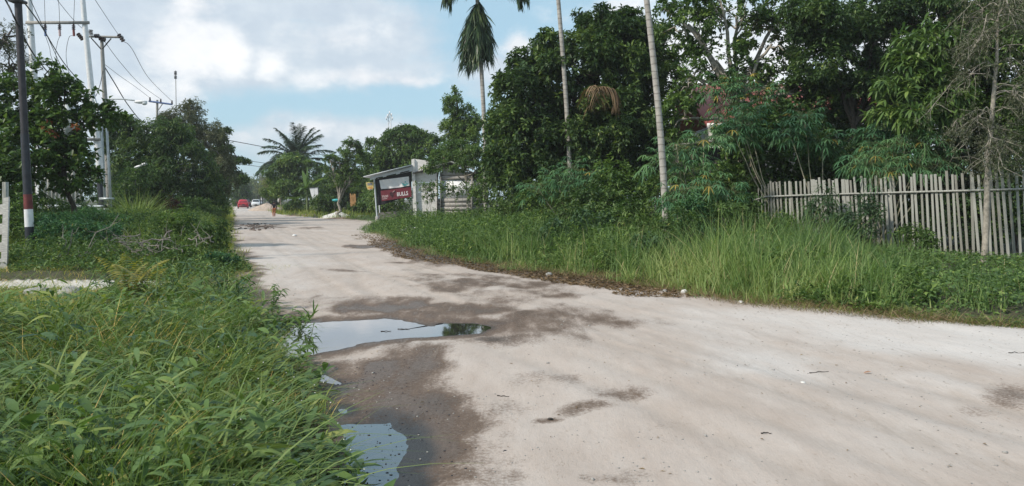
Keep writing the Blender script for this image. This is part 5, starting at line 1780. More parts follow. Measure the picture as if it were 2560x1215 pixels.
# further utility poles
Y2 = 50.0
up = empty('utility_pole', (*P(272, 540, Y2)[:2], 0.1), 'grey utility pole with a crossarm, insulators and a street lamp arm', 'utility pole')
part(MB().tube([P(274, 545, Y2), P(266, 300, Y2), P(262, 240, Y2), P(259, 190, Y2), P(254, 92, Y2)], [.19, .17, .15, .13, .1], 12), 'pole', 'pole_grey', up, True)
part(MB().tube([P(220, 91, Y2 - .15), P(308, 93, Y2 - .15)], .075, 4), 'crossarm', 'pole_grey', up)
part(MB().tube(line_px([(228, 95), (252, 122)], Y2 - .1), .04, 6).tube(line_px([(278, 96), (256, 122)], Y2 - .1), .04, 6), 'brace', 'dark_metal', up)
for px, py, px2, py2 in ((206, 98, 196, 86), (227, 86, 227, 76), (247, 90, 238, 90), (262, 100, 250, 96), (308, 102, 298, 88)):
    o = MB()
    a, b2 = np.array(P(px, py, Y2 - .2)), np.array(P(px2, py2, Y2 - .2))
    for k in range(4):
        c = a + (b2 - a) * (k / 3)
        o.tube([c, c + (b2 - a) * .12], [.15, .12], 8)
    part(o, 'insulator', 'insulator', up)
part(MB().tube(line_px([(264, 250), (280, 247), (310, 248), (336, 251)], Y2 - .1), .045, 8), 'lamp_arm', 'galv', up, True)
o = MB().sphere(P(352, 254.5, Y2 - .1), (.45, .16, .13), 12, 8)
lh = part(o, 'lamp_head', 'white_paint', up, True)
o = MB().sphere(P(361, 258, Y2 - .1), (.19, .14, .13), 10, 7)
part(o, 'lamp_globe', 'lamp_clear', up, True)

Y3 = 76.0
up = empty('utility_pole', (*P(394, 540, Y3)[:2], 0.1), 'distant utility pole with a bluish crossarm behind the greyish tree', 'utility pole')
part(MB().tube([P(394, 545, Y3), P(393, 250, Y3)], [.17, .11], 10), 'pole', 'pole_grey', up, True)
part(MB().tube([P(372, 253, Y3 - .15), P(431, 261, Y3 - .15)], .09, 4), 'crossarm', 'sign_blue', up)
part(MB().tube(line_px([(406, 260), (396, 275)], Y3 - .1), .05, 6), 'brace', 'pole_grey', up)
for px, py in ((375, 252), (402, 256), (430, 260)):
    part(MB().tube(line_px([(px, py), (px, py - 9)], Y3 - .15), [.1, .06], 8), 'insulator', 'insulator', up)

o = empty('antenna_mast', (*P(442, 500, 190)[:2], 0), 'far thin antenna mast with dark boxes at its top above the greyish tree', 'mast')
part(MB().tube([P(444, 500, 190), P(439, 176, 190)], [.14, .09], 6), 'mast', 'pole_grey', o)
m_ = MB()
box_px(m_, 436.5, 178, 441, 187, 190, .5)
box_px(m_, 436.5, 189, 441, 197, 190, .5)
part(m_, 'antenna_box', 'dark_metal', o)
o = empty('cell_tower', (*P(974, 500, 320)[:2], 0), 'pale distant lattice mobile tower above the dome-shaped tree', 'tower')
m_ = MB()
for sx in (-1, 1):
    m_.tube([P(974 + sx * 7, 500, 320), P(974 + sx * 3.2, 284, 320)], .16, 4)
for k in range(14):
    y_ = 284 + k * 14
    w0 = 3.2 + (y_ - 284) / 216 * 3.8
    m_.tube([P(974 - w0, y_, 320), P(974 + w0, y_ + 14, 320)], .09, 4)
    m_.tube([P(974 + w0, y_, 320), P(974 - w0, y_ + 14, 320)], .09, 4)
part(m_, 'lattice', 'white_sheet', o)
m_ = MB()
for px, py in ((969, 290), (979, 287), (966, 296), (981, 296), (974, 282)):
    box_px(m_, px - 1.2, py - 4, px + 1.2, py + 4, 319.5, .4)
part(m_, 'antenna_panel', 'white_sheet', o)
o = empty('lamp_post', (*P(340, 530, 44)[:2], gz(*P(340, 530, 44)[:2])), 'low lamp post with a white tube lamp in front of the dark mango tree', 'lamp')
part(MB().tube(line_px([(340, 535), (338, 418)], 44), .03, 6), 'post', 'dark_metal', o)
part(MB().tube(line_px([(338, 420), (366, 408)], 44), .085, 8), 'lamp_tube', 'white_paint', o, True)


def cable(label, pts, r, group='overhead wires', name='power_cable'):
    """pts: (px,py,Y) triples through which a smooth sagging cable runs"""
    p = np.array([P(*q) for q in pts])
    t = np.linspace(0, len(p) - 1, len(p) * 6)
    out = []
    for tt in t:
        i = min(int(tt), len(p) - 2)
        f = tt - i
        p0, p1, p2, p3 = p[max(i - 1, 0)], p[i], p[i + 1], p[min(i + 2, len(p) - 1)]
        out.append(.5 * ((2 * p1) + (p2 - p0) * f + (2 * p0 - 5 * p1 + 4 * p2 - p3) * f * f + (3 * p1 - p0 - 3 * p2 + p3) * f ** 3))
    o = MB().tube(out, r, 5).build(name, M['cable'])
    return tag(o, label, 'cable', group)


cable('thick black cable crossing in front of the striped pole at the top left', [(-20, -60, 17), (14, 0, 18), (45, 62, 18.4), (86, 138, 24), (140, 205, 33)], .022)
cable('black cable running from the top of the striped pole to the white pole', [(46, -18, 18.6), (58, 2, 19), (104, 66, 25), (162, 160, 34), (222, 228, 39.8)], .02)
cable('black cable low at the left edge passing behind the striped pole', [(-30, 60, 20), (0, 104, 21), (45, 176, 25), (90, 250, 32)], .018)
cable('thin wire beside the cable to the white pole', [(74, -5, 30), (125, 105, 34), (160, 180, 38), (200, 246, 40)], .014)
cable('dropper wire to the left fuse of the transformer', [(108, -40, 39.8), (111, 0, 39.8), (113, 58, 39.8)], .012)
cable('dropper wire to the middle fuse of the transformer', [(140, -40, 39.8), (147, 10, 39.8), (149, 58, 39.8)], .012)
cable('dropper wire to the right fuse of the transformer', [(188, -40, 39.8), (186, 10, 39.8), (184, 58, 39.8)], .012)
cable('curved wire under the left fuse', [(114, 90, 39.8), (124, 120, 39.8), (131, 150, 39.8), (172, 242, 40)], .012)
cable('curved wire under the middle fuse', [(150, 90, 39.8), (143, 110, 39.8), (142, 150, 39.8), (180, 242, 40)], .012)
cable('curved wire under the right fuse', [(185, 90, 39.8), (172, 95, 39.8), (166, 150, 39.8), (188, 242, 40)], .012)
cable('long wire from the top left to the right end of the crossarm', [(225, -20, 36), (295, 85, 49.6), (308, 96, 49.8)], .014)
cable('long wire from the top left to the middle of the crossarm', [(135, -10, 38), (200, 66, 44), (248, 92, 49.8)], .014)
cable('wire from the right end of the crossarm to the distant pole', [(310, 104, 49.8), (330, 122, 51), (372, 195, 60), (429, 252, 75.8)], .018)
cable('wire from the middle of the crossarm to the distant pole', [(262, 104, 49.8), (300, 155, 55), (350, 210, 65), (402, 248, 75.8)], .018)
cable('wire from the left of the crossarm to the distant pole', [(258, 158, 50), (300, 190, 58), (340, 218, 66), (374, 244, 75.8)], .016)
cable('thick bundled cable sagging from the grey pole toward the trees', [(262, 168, 50), (285, 205, 52), (320, 262, 57), (358, 305, 64), (394, 308, 76)], .035)
cable('looped cable between the white and the grey pole', [(222, 228, 40), (237, 243, 43), (250, 212, 47), (257, 176, 50)], .022)
cable('cable from the transformer up to the white pole', [(168, 246, 40), (195, 247, 40), (212, 238, 40), (222, 226, 40)], .03)
cable('wire crossing the sky over the road from the tiered tree to the coconut palm', [(530, 343, 60), (600, 356, 64), (690, 372, 72), (800, 386, 82), (900, 392, 92)], .03)
cable('upper one of the low faint wires over the far road', [(560, 398, 70), (620, 402, 85), (690, 412, 110)], .03)
cable('lower one of the low faint wires over the far road', [(560, 408, 70), (630, 414, 90), (690, 423, 110)], .03)

# roadside shed with banners
Ys = 50.0
sh = empty('roadside_shed', (*P(1080, 545, Ys)[:2], gz(*P(1080, 545, Ys)[:2])), 'grey roadside shed with pale panel wall, plank walls and an open canopy on its left', 'shed')
o = MB()
slab(o, [(1029, 399), (1036, 397), (1043, 552), (1034, 552)], Ys - .18, .2)
slab(o, [(1034, 397), (1070, 402), (1071, 424), (1036, 430)], Ys - .1, .1)
part(o, 'end_slab', 'panel', sh)
for k in range(5):
    o = MB()
    y0 = 433 + k * 24
    slab(o, [(1037 + k * .8, y0), (1093, y0 - (5 if k == 0 else 0)), (1095, y0 + 23.2), (1038 + k * .8, y0 + 23.2)], Ys, .12)
    part(o, 'wall_panel', 'panel', sh)
for k in range(4):
    o = MB()
    box_px(o, 1096, 496 + k * 10.5, 1216, 505.6 + k * 10.5, Ys + .02 * (k % 2), .05)
    part(o, 'plank', 'plank_grey', sh)
for k in range(3):
    o = MB()
    box_px(o, 1098 + k * 4, 440 - k * 9.5, 1210 - k * 26, 448.8 - k * 9.5, Ys + .02 * (k % 2), .05)
    part(o, 'gable_board', 'plank_grey', sh)
o = MB()
box_px(o, 1100, 449.5, 1214, 495.5, Ys + .06, .03)
part(o, 'window_sheet', 'white_sheet', sh)
for px, wd in ((1094, 3), (1102, 1.6), (1180, 5), (1197, 2), (1208, 2)):
    o = MB()
    box_px(o, px - wd / 2, 432, px + wd / 2, 545, Ys - .1, .1)
    part(o, 'post', 'dark_wood' if px in (1094, 1197) else 'pole_grey', sh)
o = MB()
ap = P(1128, 404, Ys)
for (ex, ey) in ((1034, 432), (1228, 452)):
    e_ = P(ex, ey, Ys)
    V = [(ap[0], Ys - .5, ap[2]), (ap[0], Ys + 4, ap[2] + .0), (e_[0], Ys + 4, e_[2]), (e_[0], Ys - .5, e_[2])]
    V += [(a, b_, c - .07) for a, b_, c in V]
    o.add(V, [(0, 1, 2, 3), (7, 6, 5, 4), (0, 3, 7, 4), (1, 5, 6, 2), (3, 2, 6, 7), (0, 4, 5, 1)])
part(o, 'roof', 'roof_grey', sh)
part(MB().tube(line_px([(1128, 405), (1180, 420), (1222, 449)], Ys - .55), .05, 5), 'barge_board', 'weathered', sh)
o = MB()
box_px(o, 1100, 430, 1214, 545, Ys + 3.9, .08)
part(o, 'back_wall', 'dark_wood', sh)
o = MB()
slab(o, [(925, 442), (1030, 416), (1030, 428), (925, 450)], Ys - .35, .06)
part(o, 'canopy_beam', 'steel_pale', sh)
for a, b2 in (((940, 444.5), (957, 441)), ((966, 439.5), (990, 434)), ((1000, 431.5), (1023, 426))):
    o = MB()
    slab(o, [a, b2, (b2[0], b2[1] + 2.4), (a[0], a[1] + 2.4)], Ys - .39, .03)
    part(o, 'painted_dark_slot', 'black_tarp', sh)  # black strips laid on the beam for the shade inside its openings
o = MB()
V = [(*P(914, 442, Ys)[:1], Ys - .8, P(914, 442, Ys)[2]), (P(1032, 413, Ys)[0], Ys - .8, P(1032, 413, Ys)[2]), (P(1032, 413, Ys)[0], Ys + 3.2, P(1032, 413, Ys)[2]), (P(914, 442, Ys)[0], Ys + 3.2, P(914, 442, Ys)[2])]
V += [(a, b_, c - .05) for a, b_, c in V]
o.add(V, [(0, 1, 2, 3), (7, 6, 5, 4), (0, 4, 5, 1), (1, 5, 6, 2), (2, 6, 7, 3), (3, 7, 4, 0)])
part(o, 'canopy_roof', 'steel_pale', sh)
o = MB().tube(line_px([(943, 545), (935, 443)], Ys - .35), .055, 4)
part(o, 'canopy_post', 'steel_pale', sh)
o = MB().tube([P(950, 540, Ys + 2.8), P(946, 446, Ys + 2.8)], .055, 4)
part(o, 'canopy_post', 'steel_pale', sh)
o = MB().box(np.array(P(943, 550, Ys - .35)), (.24, .24, .5), None, .5, .8)
part(o, 'post_footing', 'concrete', sh)
o = MB()
for k in range(2):
    slab(o, [(945, 532 + k * 9), (978, 529 + k * 9), (1032, 524 + k * 11), (1032, 533 + k * 11), (945, 540 + k * 9)], Ys + .6 - k * .03, .05)
part(o, 'low_board_wall', 'roof_grey', sh)
o = MB()
slab(o, [(938, 449), (1028, 428), (1029, 486), (970, 508), (944, 514)], Ys - .18, .03)
tag(o.build('black_tarp', M['black_tarp']), 'black sheet hung behind the two banners of the shed canopy', 'tarp')
wb = empty('white_banner', P(990, 460, Ys - .24), 'creased white banner with a teal print hung under the shed canopy', 'banner')
o = MB()
n = 24
g_ = []
for i in range(n + 1):
    for j in range(9):
        u, v_ = i / n, j / 8
        a, b2 = np.array([948, 450.5]), np.array([1022, 441])
        c, d = np.array([952.5, 472.5]), np.array([1023.5, 464.5])
        q = (a * (1 - u) + b2 * u) * (1 - v_) + (c * (1 - u) + d * u) * v_
        q[1] += 1.2 * math.sin(u * math.pi) * v_
        g_.append(P(q[0], q[1], Ys - .26 + .035 * math.sin(u * 13 + v_ * 3 * (u - .4)) + .02 * math.sin(u * 30 - v_ * 6)))
i = np.arange(n)[:, None] * 9
j = np.arange(8)[None]
o.add(g_, np.stack([i + j, i + j + 1, i + 10 + j, i + 9 + j], -1).reshape(-1, 4))
part(o, 'cloth', 'banner_white', wb)
o = MB()
for a in ([(1002, 456), (1010, 460), (1021, 458), (1021, 461), (1009, 463.5)], [(1013, 452), (1016, 457), (1011, 456)], [(1004, 461), (1018, 463), (1010, 465.5)]):
    slab(o, a, Ys - .33, .008)
part(o, 'teal_print', 'teal', wb)

rb = empty('red_banner', P(990, 490, Ys - .3), 'dark red banner lettered BULLS with a bull emblem under the shed canopy', 'banner')
o = MB()
slab(o, [(951.5, 477), (1028, 467), (1029, 492), (954.5, 503)], Ys - .34, .02)
part(o, 'cloth', 'red_banner', rb)


def text(body, px, py, h_px, ang, shear, m, root, name, bold=.0, w=1.0, Y=Ys - .36):
    cu = bpy.data.curves.new(name, 'FONT')
    cu.body = body
    cu.size = h_px / F * Y / .7
    cu.shear = shear
    cu.offset = bold
    cu.extrude = .003
    tmp = bpy.data.objects.new(name, cu)
    COL.objects.link(tmp)
    bpy.context.view_layer.update()
    me = bpy.data.meshes.new_from_object(tmp.evaluated_get(bpy.context.evaluated_depsgraph_get()))
    bpy.data.objects.remove(tmp)
    me.materials.clear()
    me.materials.append(M[m])
    o = bpy.data.objects.new(name, me)
    COL.objects.link(o)
    c, s_ = math.cos(ang), math.sin(ang)
    mt = Matrix(((c * w, -s_, 0, 0), (0, 0, -1, 0), (s_ * w, c, 0, 0), (0, 0, 0, 1)))
    o.matrix_world = Matrix.Translation(Vector(P(px, py, Y))) @ mt
    mw = o.matrix_world.copy()
    o.parent = root
    o.matrix_parent_inverse = Matrix.Translation(root.location).inverted()
    o.matrix_world = mw
    return o


text('BULLS', 992.3, 490.6, 9.4, R(8), .1, 'banner_white', rb, 'lettering', .003, .78)
text('7530', 954.5, 494.6, 5.2, R(7), 0, 'banner_pink', rb, 'small_lettering', .008, 1.1)
o = MB()
for a in ([(955, 497), (968, 495.3), (968, 497), (955.3, 498.6)], [(1006, 488.8), (1012, 487.9), (1012, 489.4), (1006, 490.3)], [(1013.5, 487.7), (1021, 486.6), (1021, 488), (1013.5, 489.2)]):
    slab(o, a, Ys - .36, .008)
part(o, 'small_print', 'banner_pink', rb)
o = MB()
slab(o, [(974, 482), (979, 480), (983, 484), (984, 489), (981, 494), (977, 489)], Ys - .36, .008)
slab(o, [(983, 483), (985.5, 478), (990, 476.5), (987.5, 480.5), (984.5, 484)], Ys - .36, .008)
slab(o, [(974, 482), (974.5, 487), (977, 491), (976, 485)], Ys - .358, .008)
part(o, 'emblem', 'banner_dark', rb)
o = MB().tube(line_px([(982, 480.5), (984, 478.5), (986.5, 477)], Ys - .37), .02, 4)
part(o, 'emblem_highlight', 'banner_pink', rb)

sg = empty('hanging_sign', P(925, 466, Ys - .4), 'small yellow shield-shaped sign left of the shed canopy post', 'sign')
o = MB()
slab(o, [(915, 456), (934, 455), (934, 470), (931, 474), (925, 476), (919, 473.5), (916.5, 468)], Ys - .42, .03)
part(o, 'board', 'sign_yellow', sg)
o = MB()
for y_ in (458.5, 461.5):
    slab(o, [(918.5, y_), (930, y_ - .6), (930, y_ + 1), (918.5, y_ + 1.6)], Ys - .445, .008)
slab(o, [(922, 474), (930, 473.2), (926, 475.4)], Ys - .445, .008)
part(o, 'blue_print', 'sign_blue', sg)
o = MB()
slab(o, [(919, 469), (923, 466), (926, 470), (929, 465.5), (932, 470), (926, 473)], Ys - .445, .008)
part(o, 'orange_print', 'sign_orange', sg)
part(MB().tube([P(934, 458, Ys - .42), P(938, 458, Ys - .36)], .015, 4), 'bracket', 'dark_metal', sg)

# red-roofed house and dark hut behind the trees
hs = empty('house', (12, 38, .2), 'house with a red metal roof showing in pieces through the trees', 'house')
x0, x1 = 8.2, 17.2
o = MB()
ev, rg, yr = 4.75, 7.15, 36.5
V = [(x0, 32, ev), (x1, 32, ev), (x1, yr, rg), (x0, yr, rg), (x0, 41, ev), (x1, 41, ev)]
V += [(a, b_, c - .08) for a, b_, c in V]
o.add(V, [(0, 1, 2, 3), (3, 2, 5, 4), (6, 9, 8, 7), (9, 10, 11, 8), (0, 6, 7, 1), (4, 5, 11, 10)])
part(o, 'roof', 'roof_red', hs)
o = MB()
o.box((x0 + .35, yr, ev / 2), (.15, 8, ev))
o.box((x1 - .35, yr, ev / 2), (.15, 8, ev))
o.box(((x0 + x1) / 2, 32.7, ev / 2), (x1 - x0 - .9, .15, ev))
part(o, 'wall', 'wall_white', hs)
part(MB().box(((x0 + x1) / 2, 31.95, ev - .02), (x1 - x0, .05, .2)), 'fascia', 'white_paint', hs)
for xc in (10, 13, 15.5):
    f_ = part(MB().box((xc, 32.6, 2.2), (1.2, .1, 1.4)), 'window_frame', 'white_paint', hs)
    part(MB().box((xc, 32.545, 2.2), (1.0, .03, 1.2)), 'window_pane', 'glass_dark', hs)
ht = empty('wooden_hut', (7.6, 28.5, .2), 'dark plank hut with a pale sheet roof edge behind the bare cassava stems', 'hut')
for k in range(14):
    part(MB().box((7.6 - 1.5 + k * .23, 27.6 + .02 * (k % 2), 1.8), (.22, .04, 3.4)), 'plank', 'dark_wood', ht)
o = MB()
o.box((6.2, 28.6, 1.8), (.06, 2, 3.4))
o.box((9.1, 28.6, 1.8), (.06, 2, 3.4))
part(o, 'side_wall', 'dark_wood', ht)
o = MB().box((7.7, 28.5, 3.75), (3.6, 2.6, .05), Matrix.Rotation(R(-5), 3, 'Y'))
part(o, 'roof', 'roof_grey', ht)
part(MB().tube([P(1835, 329, 27.2), P(1885, 321, 27.2)], .035, 4), 'roof_edge', 'white_sheet', ht)
part(MB().box((7.5, 27.54, 1.9), (.8, .03, 1.0)), 'painted_dark_opening', 'black_tarp', ht)  # black panel painted as the unlit inside of the hut

# things in the middle distance
wbd = empty('notice_board', P(783, 528, 76), 'white notice board of two panels leaning on thin posts beside the banana plants', 'board')
o = MB()
slab(o, [(774, 470), (785, 469.5), (786.5, 500), (781, 500.5)], 76, .04)
part(o, 'panel', 'white_sheet', wbd)
o = MB()
slab(o, [(785.6, 469.5), (794, 468), (796, 498), (787.2, 500)], 76, .04)
part(o, 'panel', 'white_sheet', wbd)
o = MB()
slab(o, [(773, 468.8), (795, 466.8), (795, 468), (773, 470)], 75.95, .06)
slab(o, [(795, 467), (796.6, 467), (797.2, 500), (796, 500)], 75.95, .06)
part(o, 'frame', 'dark_metal', wbd)
for a, b2 in (((782, 500), (786, 527)), ((796, 498), (797, 524))):
    part(MB().tube(line_px([a, b2], 76.05), .035, 5), 'post', 'pole_grey', wbd)
bb = empty('brown_board', P(882, 530, 66), 'orange-brown upright board standing in the bushes right of the multi-stemmed tree', 'board')
o = MB()
slab(o, [(874.5, 483.5), (889, 484), (890.5, 515), (876, 516)], 66, .03)
part(o, 'panel', 'brown_board', bb)
part(MB().tube(line_px([(882, 516), (883, 536)], 66.05), .03, 5), 'post', 'dark_wood', bb)
tag(MB().sphere(P(840, 500.5, 66), (.36, .2, .12), 10, 6).build('basin', M['turquoise'], None, True), 'turquoise plastic basin between the pale stems of the multi-stemmed tree', 'basin')
sb = MB().tube(line_px([(837, 505), (838, 535)], 66.02), .04, 5)
tag(sb.build('stake', M['dark_wood']), 'dark wooden stake carrying the turquoise basin', 'stake')
bg_ = MB().sphere(P(697, 501, 90), (.14, .12, .26), 8, 6)
tag(bg_.build('hanging_bag', M['plastic_white'], None, True), 'white plastic bag hanging beside the pale stake near the walking person', 'bag')
tag(MB().tube(line_px([(700, 490), (704, 526)], 90), .07, 6).build('stake', M['pale_bark']), 'pale stake at the road edge behind the walking person', 'stake')


def heap(name, label, cx, cy, rx, ry, h, m, seed=0, n=34):
    th = np.linspace(0, 2 * math.pi, n, endpoint=False)
    rr = np.linspace(0, 1, 12)
    V, Fq = [], []
    for i, r_ in enumerate(rr):
        for a in th:
            x_, y_ = cx + math.cos(a) * rx * r_, cy + math.sin(a) * ry * r_
            z = h * (1 - r_) ** .8 * (1 + .8 * (fbm(np.array([x_ * 1.1]), np.array([y_ * 1.1]), seed)[0] - .5)) + .05 * (fbm(np.array([x_ * 4]), np.array([y_ * 4]), seed + 3)[0] - .5)
            V.append((x_, y_, z - .06 * (r_ > .9)))
    for i in range(11):
        for j in range(n):
            Fq.append((i * n + j, (i + 1) * n + j, (i + 1) * n + (j + 1) % n, i * n + (j + 1) % n))
    o = mk(name, np.array(V), [np.array(Fq)], M[m], None, None, True)
    return tag(o, label, 'heap')


M['sand'] = simple('sand', (.62, .60, .57), .95, var=.12, scale=4, bump=.5)
M['earth'] = simple('earth', (.2, .145, .105), .95, var=.3, scale=5, bump=.6)
M['pink_sand'] = simple('pink_sand', (.46, .37, .3), .95, var=.15, scale=3, bump=.5)
c = P(842, 541, 65)
heap('sand_heap', 'heap of white sand under the multi-stemmed tree', c[0], 65, 1.5, 1.6, .62, 'sand', 3)
c = P(905, 546, 63)
heap('sand_heap', 'low white sand heap right of the larger one', c[0], 63, 1.6, 1.0, .28, 'sand', 5)
c = P(862, 549, 61.5)
heap('earth_heap', 'low brown earth bank at the foot of the multi-stemmed tree', c[0], 61, 1.9, .9, .2, 'earth', 7)
c = P(672, 520, 105)
heap('sand_heap', 'pinkish sand heap by the road behind the walking person', c[0], 104, 2.6, 2.6, .95, 'pink_sand', 9)
c = P(770, 536, 72)
heap('earth_heap', 'low rubble bank along the far right road edge', c[0], 72, 2.6, 1.0, .22, 'earth', 11)
hut = empty('roadside_hut', (*P(668, 512, 150)[:2], 0), 'small pale hut with a dark sloping roof at the far right of the road', 'hut')
o = MB()
box_px(o, 656, 489, 672, 501, 150, 2)
part(o, 'wall', 'white_sheet', hut)
o = MB()
slab(o, [(649, 491), (660, 485.5), (682, 484), (682, 487), (660, 488)], 149.2, 3.4)
part(o, 'roof', 'dark_wood', hut)
o = MB()
for px in (651, 656, 673):
    o.tube(line_px([(px, 488), (px, 514)], 148.6), .08, 5)
part(o, 'post', 'dark_wood', hut)


# ------------------------------------------------------------------ cars and the walking person
def loft(mb, secs):
    """secs: list of (y, [(x,z)...]) rings with equal counts"""
    n = len(secs[0][1])
    V = [(x, y, z) for y, ring in secs for x, z in ring]
    Fq = [(i * n + j, i * n + (j + 1) % n, (i + 1) * n + (j + 1) % n, (i + 1) * n + j) for i in range(len(secs) - 1) for j in range(n)]
    mb.add(V, Fq)
    for e, (y, ring) in ((0, secs[0]), (1, secs[-1])):
        cx, cz = np.mean([p[0] for p in ring]), np.mean([p[1] for p in ring])
        mb.add([(x, y, z) for x, z in ring] + [(cx, y, cz)], [(i, (i + 1) % n, n) for i in range(n)])


def ring(w_, z0, z1, r=.12, tw=None):
    tw = tw or w_
    return [(-w_ + r, z0), (w_ - r, z0), (w_, z0 + r), (w_, (z0 + z1) / 2), (tw, z1 - r), (tw - r, z1), (-tw + r, z1), (-tw, z1 - r), (-w_, (z0 + z1) / 2), (-w_, z0 + r)]


def car(label, loc, rz, paint, lwh=(4.0, .84, 1.5)):
    """hatchback, nose toward +y"""
    L, hw, H = lwh
    root = empty('parked_car', loc, label, 'car', None, rz)
    o = MB()
    l = L / 2
    loft(o, [(-l, ring(hw * .9, .38, .82)), (-l + .12, ring(hw * .97, .25, .98)), (-l + .7, ring(hw, .2, 1.0)), (0, ring(hw, .2, .98)), (l - 1.0, ring(hw, .2, .96)), (l - .35, ring(hw * .96, .22, .84)), (l, ring(hw * .85, .34, .7))])
    o.build('body', M[paint], root, True)
    o = MB()
    loft(o, [(-l + .18, ring(hw * .86, .95, 1.02, .02, hw * .84)), (-l + .55, ring(hw * .86, .95, H - .03, .1, hw * .66)), (-l + 1.2, ring(hw * .88, .95, H, .1, hw * .7)), (.25, ring(hw * .88, .95, H - .02, .1, hw * .68)), (l - .95, ring(hw * .86, .93, .98, .02, hw * .84))])
    cb = o.build('cabin', M[paint], root, True)
    V = lambda q: [tuple(p) for p in q]
    gl = MB()
    # rear window, windscreen, side windows laid a little proud of the cabin
    gl.add(V([(-hw * .74, -l + .2, 1.06), (hw * .74, -l + .2, 1.06), (hw * .58, -l + .5, H - .12), (-hw * .58, -l + .5, H - .12)]), [(0, 1, 2, 3)])
    gl.build('rear_window', M['glass_dark'], root)
    gl = MB()
    gl.add(V([(-hw * .76, l - 1.0, 1.03), (hw * .76, l - 1.0, 1.03), (hw * .6, .36, H - .08), (-hw * .6, .36, H - .08)]), [(0, 1, 2, 3)])
    gl.build('windscreen', M['glass_dark'], root)
    for s in (-1, 1):
        gl = MB()
        gl.add(V([(s * hw * .89, -l + .6, 1.03), (s * hw * .89, l - 1.25, 1.03), (s * hw * .73, .2, H - .12), (s * hw * .73, -l + .85, H - .12)]), [(0, 1, 2, 3)])
        gl.build('side_window', M['glass_dark'], root)
        MB().box((s * hw * .72, -l + .03, .78), (hw * .34, .1, .16)).build('tail_light', M['lamp_red'], root)
        MB().box((s * hw * .66, l - .12, .66), (hw * .36, .2, .13)).build('headlight', M['lamp_clear'], root)
        MB().box((s * (hw + .1), l - 1.35, 1.02), (.16, .1, .12)).build('wing_mirror', M[paint], root)
        for yy in (-l + .75, l - .8):
            o = MB()
            o.tube([(s * (hw - .2), yy, .31), (s * (hw + .01), yy, .31)], .31, 18)
            w_ = o.build('wheel', M['tyre'], root)
            MB().tube([(s * (hw - .02), yy, .31), (s * (hw + .025), yy, .31)], .19, 14).build('rim', M['rim'], w_)
    MB().box((0, -l - .01, .42), (hw * 1.5, .1, .16)).build('bumper', M['dark_metal'], root)
    MB().box((0, l - .02, .36), (hw * 1.3, .1, .14)).build('grille', M['dark_metal'], root)
    MB().box((0, -l - .02, .68), (.44, .06, .13)).build('number_plate', M['plate'], root)
    MB().box((0, l + .03, .45), (.44, .06, .12)).build('number_plate', M['plate'], root)
    return root


x_, y_ = P(597, 521, 126)[:2]
car('red hatchback parked at the left edge, seen from behind', (x_, y_ + 2, .02), R(20), 'car_red', (4.0, .86, 1.52))
x_, y_ = P(631, 518, 152)[:2]
car('white car facing us at the far end of the road', (x_, y_ + 2, .02), R(199), 'car_white', (4.0, .86, 1.5))
x_, y_ = P(641, 514, 180)[:2]
car('silver car half hidden behind the white one', (x_, y_ + 2, .02), R(199), 'car_silver', (4.0, .86, 1.5))
x_, y_ = P(606, 517, 142)[:2]
car('dark car parked beyond the red hatchback', (x_, y_ + 2, .02), R(20), 'dark_metal', (4.0, .86, 1.55))


def skin_mesh(name, verts, edges, radii, m, parent, sub=2):
    me = bpy.data.meshes.new(name)
    me.from_pydata(verts, edges, [])
    o = bpy.data.objects.new(name, me)
    COL.objects.link(o)
    sk = o.modifiers.new('skin', 'SKIN')
    sk.use_smooth_shade = True
    sv = me.skin_vertices[0].data if me.skin_vertices else None
    if sv is None:
        bpy.context.view_layer.objects.active = o
        bpy.ops.mesh.customdata_skin_add()
        sv = me.skin_vertices[0].data
    for i, r_ in enumerate(radii):
        sv[i].radius = (r_, r_) if np.isscalar(r_) else r_
        sv[i].use_root = i == 0
    ss = o.modifiers.new('sub', 'SUBSURF')
    ss.levels = ss.render_levels = sub
    bpy.context.view_layer.update()
    new = bpy.data.meshes.new_from_object(o.evaluated_get(bpy.context.evaluated_depsgraph_get()))
    bpy.data.objects.remove(o)
    new.materials.clear()
    new.materials.append(M[m])
    o = bpy.data.objects.new(name, new)
    COL.objects.link(o)
    o.parent = parent
    return o


# person walking away (height about 1.4 m), left arm out, right leg forward
x_, y_ = P(685, 543, 68)[:2]
pe = empty('person', (x_, y_, float(road_h(np.array([x_]), np.array([y_]))[0])), 'person in a black top and orange-brown trousers walking away along the road', 'person', None, R(18))
H_ = 1.42
k = H_ / 1.7
J = {'pel': (0, 0, .92), 'sp': (0, -.01, 1.1), 'ch': (0, 0, 1.28), 'nk': (0, .01, 1.44), 'hd': (0, .03, 1.52), 'ht': (0, .03, 1.66),
     'hl': (-.09, 0, .88), 'kl': (-.1, .1, .48), 'al': (-.09, -.06, .09), 'tl': (-.09, .06, .03), 'hr': (.09, 0, .88), 'kr': (.09, .05, .47), 'ar': (.08, .2, .08), 'tr': (.08, .34, .05),
     'sl': (-.18, 0, 1.38), 'el': (-.27, -.08, 1.13), 'wl': (-.31, .0, .92), 'gl': (-.315, .04, .84), 'sr': (.18, 0, 1.38), 'er': (.23, .0, 1.12), 'wr': (.22, .12, .9), 'gr': (.22, .16, .83)}
nm = list(J)
vv = [tuple(c_ * k for c_ in J[n_]) for n_ in nm]
ee = [('pel', 'sp'), ('sp', 'ch'), ('ch', 'nk'), ('nk', 'hd'), ('hd', 'ht'), ('pel', 'hl'), ('hl', 'kl'), ('kl', 'al'), ('al', 'tl'), ('pel', 'hr'), ('hr', 'kr'), ('kr', 'ar'), ('ar', 'tr'), ('ch', 'sl'), ('sl', 'el'), ('el', 'wl'), ('wl', 'gl'), ('ch', 'sr'), ('sr', 'er'), ('er', 'wr'), ('wr', 'gr')]
